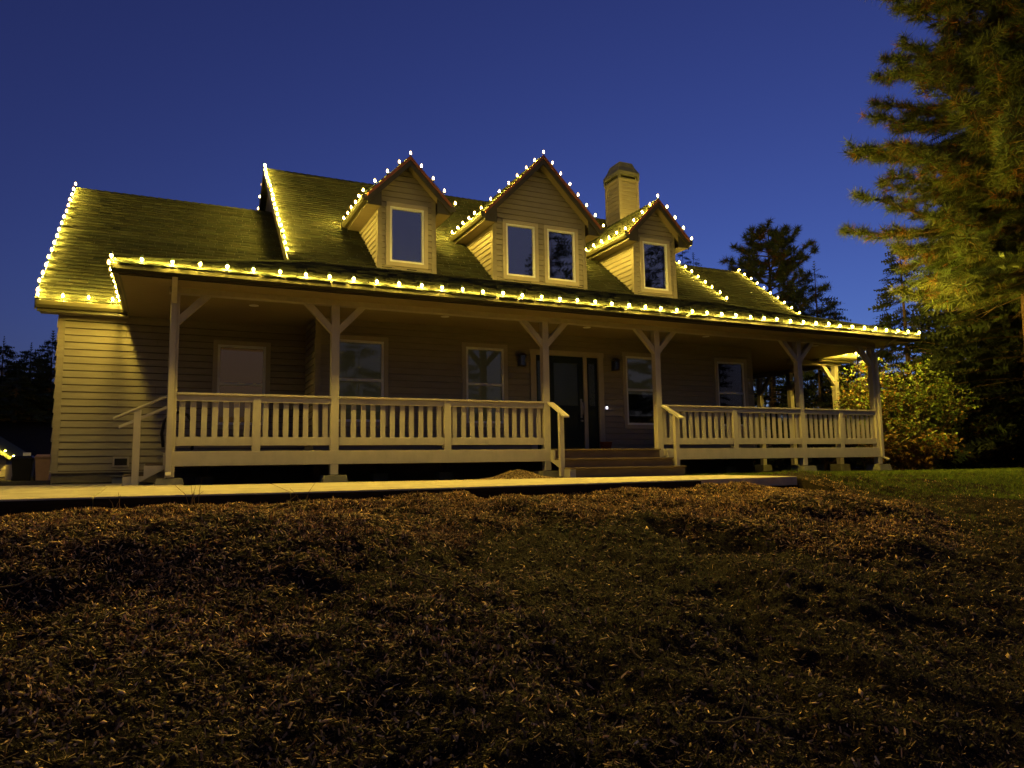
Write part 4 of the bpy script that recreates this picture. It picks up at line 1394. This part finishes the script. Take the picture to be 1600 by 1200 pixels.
# leafy shrub beside the porch corner
def shrub(label, cx, cy, z0, H, Rr, seed, n_stem, per, lo_brown, group=None):
    q = random.Random(seed)
    t_ = thing('leafy_shrub', label, 'shrub', (cx, cy, z0), group)
    br = MB()
    P, D, S, T = [], [], [], []
    for i in range(n_stem):
        az = i*2.4+q.uniform(-.3, .3)
        rr = Rr*math.sqrt((i+.5)/n_stem)
        hh = H*(1-.45*(rr/Rr)**2)*q.uniform(.72, 1.05)
        p0 = Vector((cx+q.uniform(-.2, .2), cy+q.uniform(-.2, .2), z0))
        p2 = Vector((cx+rr*math.cos(az), cy+rr*math.sin(az), z0+hh))
        p1 = p0.lerp(p2, .45)+Vector((q.uniform(-.15, .15), q.uniform(-.15, .15), .12*hh))
        path = [p0, p0.lerp(p1, .5)+Vector((0, 0, .05)), p1, p1.lerp(p2, .5), p2]
        br.tube(path, [.022, .018, .013, .009, .004], 5, False)
        for j in range(per):
            s = q.random()**.55
            k = min(3, int(s*4))
            c = path[k].lerp(path[k+1], s*4-k)
            sub = Vector((q.gauss(0, 1), q.gauss(0, 1), q.gauss(0, .45))).normalized()
            l = q.uniform(.12, .48)
            e = c+sub*l
            if j % 2 == 0:
                br.tube([c, e], [.005, .002], 3, False)
            for m_ in range(7):
                P.append(tuple(c.lerp(e, q.uniform(.35, 1.1))+Vector((q.uniform(-.05, .05), q.uniform(-.05, .05), q.uniform(-.03, .03)))))
                D.append((q.gauss(0, .6)+sub.x, q.gauss(0, .6)+sub.y, q.gauss(0, .35)-.1))
                S.append(q.uniform(.6, 1.15))
                hgt = (P[-1][2]-z0)/H
                g_ = q.uniform(.65, 1.35)
                if q.random() < lo_brown*(1.25-hgt):
                    T.append((1.6*g_, .62*g_, .6))
                else:
                    T.append((g_*q.uniform(.85, 1.25), g_, g_*.9))
    br.build('stems', M['twig'], t_)
    # broad leaf of two folded halves
    Lf = .085
    lv = np.array([[(0, 0, 0), (.5*Lf, .10*Lf, .5*Lf), (0, 0, Lf)], [(0, 0, 0), (0, 0, Lf), (-.5*Lf, .10*Lf, .5*Lf)]])
    scatter('crown', lv, np.array(P), np.array(D), np.array(S), np.array(T), 'leaf', t_)
SH = 'shrubs beside the right porch corner'
shrub('tall leafy shrub lit yellow-green behind the right porch corner post', 18.9, 15.1, gz(18.9, 15.1), 3.65, 1.2, 3, 34, 32, .5, SH)
shrub('broad leafy shrub lit yellow-green right of the porch corner downspout', 20.3, 14.4, gz(20.3, 14.4), 3.4, 1.4, 4, 40, 32, .2, SH)
shrub('low brownish shrub at the foot of the right porch corner', 18.6, 13.6, gz(18.6, 13.6), 1.5, 1.2, 6, 26, 26, .9, SH)
shrub('dark rounded shrub beyond the lit shrubs at the lawn edge', 22.6, 14.4, gz(22.6, 14.4), 1.9, 1.6, 8, 26, 26, .5, SH)

# ------------------------------------------------------------------ mulch chips, twigs, grass
def bed_mask(x, y):
    ye = np.interp(x, EDGE[:, 0], EDGE[:, 1])+.5*vnoise(x*.9, y*.9, 3)
    m_ = sstep(-.7, .3, y-ye+.8*vnoise(x*2.2, y*2.2, 51))*sstep(11.4, 9.4, x)
    return np.maximum(m_, .42*sstep(3.4, .6, x+.8*vnoise(x*1.1, y*1.1, 52))*sstep(2.6, 6.2, y))

def chips(name, n, lr, wr, cols, mat, region, seed, power=1.5, tilt=.5, lift=.004, dens=None, flat=0):
    q = np.random.default_rng(seed)
    x0, x1, y0, y1 = region
    nn = n
    n = n*3
    X = q.uniform(x0, x1, n*4)
    Y = q.uniform(y0, y1, n*4)
    d = np.hypot(X, Y)
    keep = (q.random(n*4) < np.clip((3.2/d)**power, 0, 1)) & (Y > .42*X-1.0) & (X > -.24*Y-.6) & (Y > 1.6) & (d > 2.6)
    keep &= (Y < 9.85) | (X > 10.6)
    if dens is not None:
        keep &= q.random(n*4) < dens(bed_mask(X, Y), X, Y)
    X, Y = X[keep][:nn], Y[keep][:nn]
    n = len(X)
    Z = ground_z(X, Y)
    L = q.uniform(*lr, n)*.5
    W = q.uniform(*wr, n)*.5
    az = q.uniform(0, 2*np.pi, n)
    ti = q.normal(0, tilt, n)
    ro = q.normal(0, tilt, n)
    dx = np.stack([np.cos(az)*np.cos(ti), np.sin(az)*np.cos(ti), np.sin(ti)], 1)
    dy = np.stack([-np.sin(az)*np.cos(ro), np.cos(az)*np.cos(ro), np.sin(ro)], 1)
    c = np.stack([X, Y, Z+lift+np.abs(dx[:, 2])*L*.7], 1)
    v = np.stack([c-dx*L[:, None]-dy*W[:, None], c+dx*L[:, None]-dy*W[:, None]*.6, c+dx*L[:, None]+dy*W[:, None], c-dx*L[:, None]*.8+dy*W[:, None]], 1).reshape(-1, 3)
    cols = np.array(cols)
    ci = cols[q.integers(0, len(cols), n)]*((q.random((n, 1))**1.7*1.8+.10) if not flat else q.uniform(.5, 1.2, (n, 1)))
    me = np_mesh(name, v, np.arange(len(v)).reshape(-1, 4), 4, M[mat], np.repeat(ci, 4, axis=0))
    return link(name, me)
brown = [(1, 1, 1), (.8, .7, .6), (.55, .48, .42), (.35, .30, .26), (1.5, 1.35, 1.1), (.6, .5, .42)]
REG = (-3.2, 14, 1.6, 10)
def patch(x, y):
    return .25+.75*sstep(-.22, .18, vnoise(x*1.5, y*1.5, 61)+.5*vnoise(x*4.2, y*4.2, 62))
tag(chips('wood_chips', 130000, (.014, .055), (.005, .016), brown, 'chip', REG, 21, .9, .65, .004, lambda b_, x, y: (.045+.955*b_)*patch(x, y)), 'brown wood chip mulch heaped on the bed below the walkway', 'mulch', kind='stuff')
tag(chips('soil_crumbs', 170000, (.005, .024), (.003, .011), [(.22, .19, .15), (.11, .10, .09), (.45, .38, .29), (.06, .05, .05), (.08, .07, .06)], 'chip', REG, 25, 1.6, .6, .002, lambda b_, x, y: 1-.5*b_), 'dark soil crumbs and fine bark covering the yard', 'soil', kind='stuff')
tag(chips('straw', 20000, (.03, .11), (.002, .0045), [(1.2, 1.1, .9), (.8, .7, .55), (1.6, 1.5, 1.2)], 'twine', REG, 22, 1.0, .25, .010, lambda b_, x, y: (.12+.88*b_)*patch(x+7, y)), 'dry straw and needles strewn over the mulch', 'straw', kind='stuff')
tag(chips('pale_chips', 9000, (.007, .030), (.004, .011), [(2.8, 2.5, 1.9), (2.0, 1.7, 1.2)], 'twine', REG, 23, 1.3, .45, .008, lambda b_, x, y: .8+.2*b_, 1.0), 'pale bark flakes dotted over the yard', 'bark flakes', kind='stuff')
# clods of earth
def clods(n, seed):
    q = np.random.default_rng(seed)
    X = q.uniform(-3, 12, n*3)
    Y = q.uniform(1.8, 9.6, n*3)
    keep = (Y > .42*X-.8) & (X > -.24*Y-.5) & (np.hypot(X, Y) > 2.8)
    X, Y = X[keep][:n], Y[keep][:n]
    n = len(X)
    Z = ground_z(X, Y)
    ico = np.array([(1, 0, 0), (-1, 0, 0), (0, 1, 0), (0, -1, 0), (0, 0, 1), (0, 0, -1)], float)
    tri = np.array([(0, 2, 4), (2, 1, 4), (1, 3, 4), (3, 0, 4), (2, 0, 5), (1, 2, 5), (3, 1, 5), (0, 3, 5)])
    s = (q.pareto(3, n)*.008+.006).clip(0, .026)
    v = ico[None]*s[:, None, None]*q.uniform(.6, 1.3, (n, 6, 3))+np.stack([X, Y, Z+s*.2], 1)[:, None, :]
    f = (tri[None]+np.arange(n)[:, None, None]*6).reshape(-1, 3)
    tn = np.repeat(q.uniform(.05, .16, (n, 1))*np.ones((1, 3)), 6, axis=0)
    return link('earth_clods', np_mesh('earth_clods', v.reshape(-1, 3), f, 3, M['chip'], tn))
tag(clods(22000, 24), 'small clods of dark earth between the mulch', 'earth', kind='stuff')

def bark(n, seed):
    q = np.random.default_rng(seed)
    X = q.uniform(-3, 11, n*4)
    Y = q.uniform(3.0, 9.8, n*4)
    keep = (Y > .42*X-.8) & (X > -.24*Y-.5) & (q.random(n*4) < .12+.88*bed_mask(X, Y))
    X, Y = X[keep][:n], Y[keep][:n]
    n = len(X)
    ico = np.array([(1, 0, 0), (-1, 0, 0), (0, 1, 0), (0, -1, 0), (0, 0, 1), (0, 0, -1)], float)
    tri = np.array([(0, 2, 4), (2, 1, 4), (1, 3, 4), (3, 0, 4), (2, 0, 5), (1, 2, 5), (3, 1, 5), (0, 3, 5)])
    v = ico[None]*q.uniform(.7, 1.3, (n, 6, 3))*np.stack([q.uniform(.014, .05, n), q.uniform(.007, .018, n), q.uniform(.004, .011, n)], 1)[:, None, :]
    d = np.stack([q.normal(size=n), q.normal(size=n), q.normal(0, .35, n)], 1)
    Fm = frames(d)[:, :, [2, 0, 1]]
    v = np.einsum('nij,nkj->nki', Fm, v)+np.stack([X, Y, ground_z(X, Y)+.012], 1)[:, None, :]
    f = (tri[None]+np.arange(n)[:, None, None]*6).reshape(-1, 3)
    cl = np.array(brown)[q.integers(0, len(brown), n)]*(q.random((n, 1))**1.5*1.2+.15)
    return link('bark_pieces', np_mesh('bark_pieces', v.reshape(-1, 3), f, 3, M['chip'], np.repeat(cl, 6, axis=0)))
tag(bark(15000, 27), 'coarse bark pieces lying on the mulch bed', 'bark', kind='stuff')

def grass(name, n, region, hgt, seed, dens, label):
    q = np.random.default_rng(seed)
    x0, x1, y0, y1 = region
    X = q.uniform(x0, x1, n*2)
    Y = q.uniform(y0, y1, n*2)
    k = q.random(n*2) < dens(X, Y)
    X, Y = X[k][:n], Y[k][:n]
    n = len(X)
    Z = ground_z(X, Y)-.004
    h = hgt*q.uniform(.4, 1.2, n)
    az = q.uniform(0, 2*np.pi, n)
    wv = .004*np.stack([np.cos(az), np.sin(az), 0*az], 1)
    c = np.stack([X, Y, Z], 1)
    ln = q.normal(0, .45, (n, 2))*h[:, None]
    tip = c+np.stack([ln[:, 0], ln[:, 1], h], 1)
    v = np.stack([c-wv, c+wv, tip], 1).reshape(-1, 3)
    g_ = q.uniform(.6, 1.3, (n, 1))
    ti = np.concatenate([g_*q.uniform(.8, 1.5, (n, 1)), g_, g_*.8], 1)
    o = link(name, np_mesh(name, v, np.arange(len(v)).reshape(-1, 3), 3, M['grass'], np.repeat(ti, 3, axis=0)))
    tag(o, label, 'grass', kind='stuff')
def lawn_d(X, Y):
    e = np.interp(X, [10.5, 11.2, 12.5, 14, 20], [10.4, 9.2, 8.0, 7.4, 7.2])+.9*vnoise(X*.8, Y*.8, 31)
    return sstep(e-.5, e+.7, Y)*np.where(X < 10.5, 0, 1)*(.35+.65*(vnoise(X*1.7, Y*1.7, 32) > -.2))
grass('lawn_grass', 150000, (10.5, 23, 6.4, 13.2), .05, 41, lawn_d, 'short patchy lawn right of the walkway end')
grass('porch_edge_grass', 5000, (9.5, 16.4, 12.0, 12.8), .07, 42, lambda X, Y: 0*X+.7, 'tufts of grass along the foot of the porch')
grass('yard_weeds', 9000, (4, 13, 3, 9), .05, 43, lambda X, Y: .8*(vnoise(X*1.3, Y*1.3, 36) > .22), 'sparse weeds scattered over the right side of the yard')
# fallen sticks lying on the mulch
for i, (x, y, L, a) in enumerate(((-.55, 7.9, 1.0, .9), (-.9, 6.6, .7, .4), (1.9, 6.0, .5, 2.6), (5.2, 5.1, .7, .3), (3.0, 3.3, .8, .2), (7.2, 6.5, .6, 2.0), (1.35, 9.35, .45, 1.4), (2.9, 4.3, .35, 1.2))):
    mb = MB()
    pts = []
    for k in range(6):
        s = (k/5-.5)*L
        xx, yy = x+s*math.cos(a)+rnd.uniform(-.03, .03), y+s*math.sin(a)+rnd.uniform(-.03, .03)
        pts.append((xx, yy, float(ground_z(np.array([xx]), np.array([yy]))[0])+.03+rnd.uniform(0, .02)))
    mb.tube(pts, [.008, .008, .007, .006, .005, .003], 5)
    mb.tube([pts[2], (pts[2][0]+.1, pts[2][1]+.06, pts[2][2]+.07)], [.005, .002], 4)
    tag(mb.build('stick', M['twig']), ['long thin stick on the mulch mound below the left steps', 'bent stick at the left edge of the mulch', 'short stick in the middle of the mulch', 'stick lying across the bare earth on the right', 'twig close to the bottom edge of the yard', 'stick below the right end of the mulch bed', 'twig beside the walkway kerb', 'small twig in the dark middle of the yard'][i], 'stick', 'sticks lying on the yard')

# ------------------------------------------------------------------ gravel heap by the steps and dry weeds at the walkway edge
q = np.random.default_rng(71)
n = 2600
a_ = q.normal(0, .36, n)
b_ = q.normal(0, .20, n)
hz = .17*np.exp(-(a_/.42)**2-(b_/.24)**2)
ico = np.array([(1, 0, 0), (-1, 0, 0), (0, 1, 0), (0, -1, 0), (0, 0, 1), (0, 0, -1)], float)
tri = np.array([(0, 2, 4), (2, 1, 4), (1, 3, 4), (3, 0, 4), (2, 0, 5), (1, 2, 5), (3, 1, 5), (0, 3, 5)])
sz = q.uniform(.010, .024, n)
v = ico[None]*sz[:, None, None]*q.uniform(.6, 1.2, (n, 6, 3))+np.stack([5.95+a_, 12.42+b_, -.245+hz*q.uniform(.55, 1, n)], 1)[:, None, :]
f = (tri[None]+np.arange(n)[:, None, None]*6).reshape(-1, 3)
gh = link('gravel', np_mesh('gravel', v.reshape(-1, 3), f, 3, M['chip'], np.repeat(q.uniform(.25, .7, (n, 1))*np.array([[1, 1.05, 1.2]]), 6, axis=0)))
tag(gh, 'low heap of gravel at the porch edge left of the front steps', 'gravel', kind='stuff')
for i, (x, y, nst, hh, lab) in enumerate(((.28, 9.62, 7, .34, 'dry straggly weed growing against the walkway edge below the side steps'), (1.55, 9.66, 3, .30, 'thin upright dry weed at the walkway edge below the left railing'), (-.55, 9.55, 4, .22, 'small bent dry weed at the walkway edge near the left wall'))):
    wd_ = thing('dry_weed', lab, 'weed', (x, y, float(ground_z(np.array([x]), np.array([y]))[0])), 'dry weeds along the walkway edge')
    zb = wd_.location.z
    for k in range(nst):
        an, ln = rnd.uniform(0, 6.28), rnd.uniform(.1, .6)
        h1 = hh*rnd.uniform(.5, 1.1)
        p0 = Vector((x+rnd.uniform(-.05, .05), y+rnd.uniform(-.04, .04), zb-.02))
        p1 = p0+Vector((math.cos(an)*ln*h1*.4, math.sin(an)*ln*h1*.2, h1*.6))
        p2 = p0+Vector((math.cos(an)*ln*h1*1.3, math.sin(an)*ln*h1*.5, h1))
        MB().tube([p0, p1, p2], [.004, .003, .0015], 4).build('stem', M['twig'], wd_)
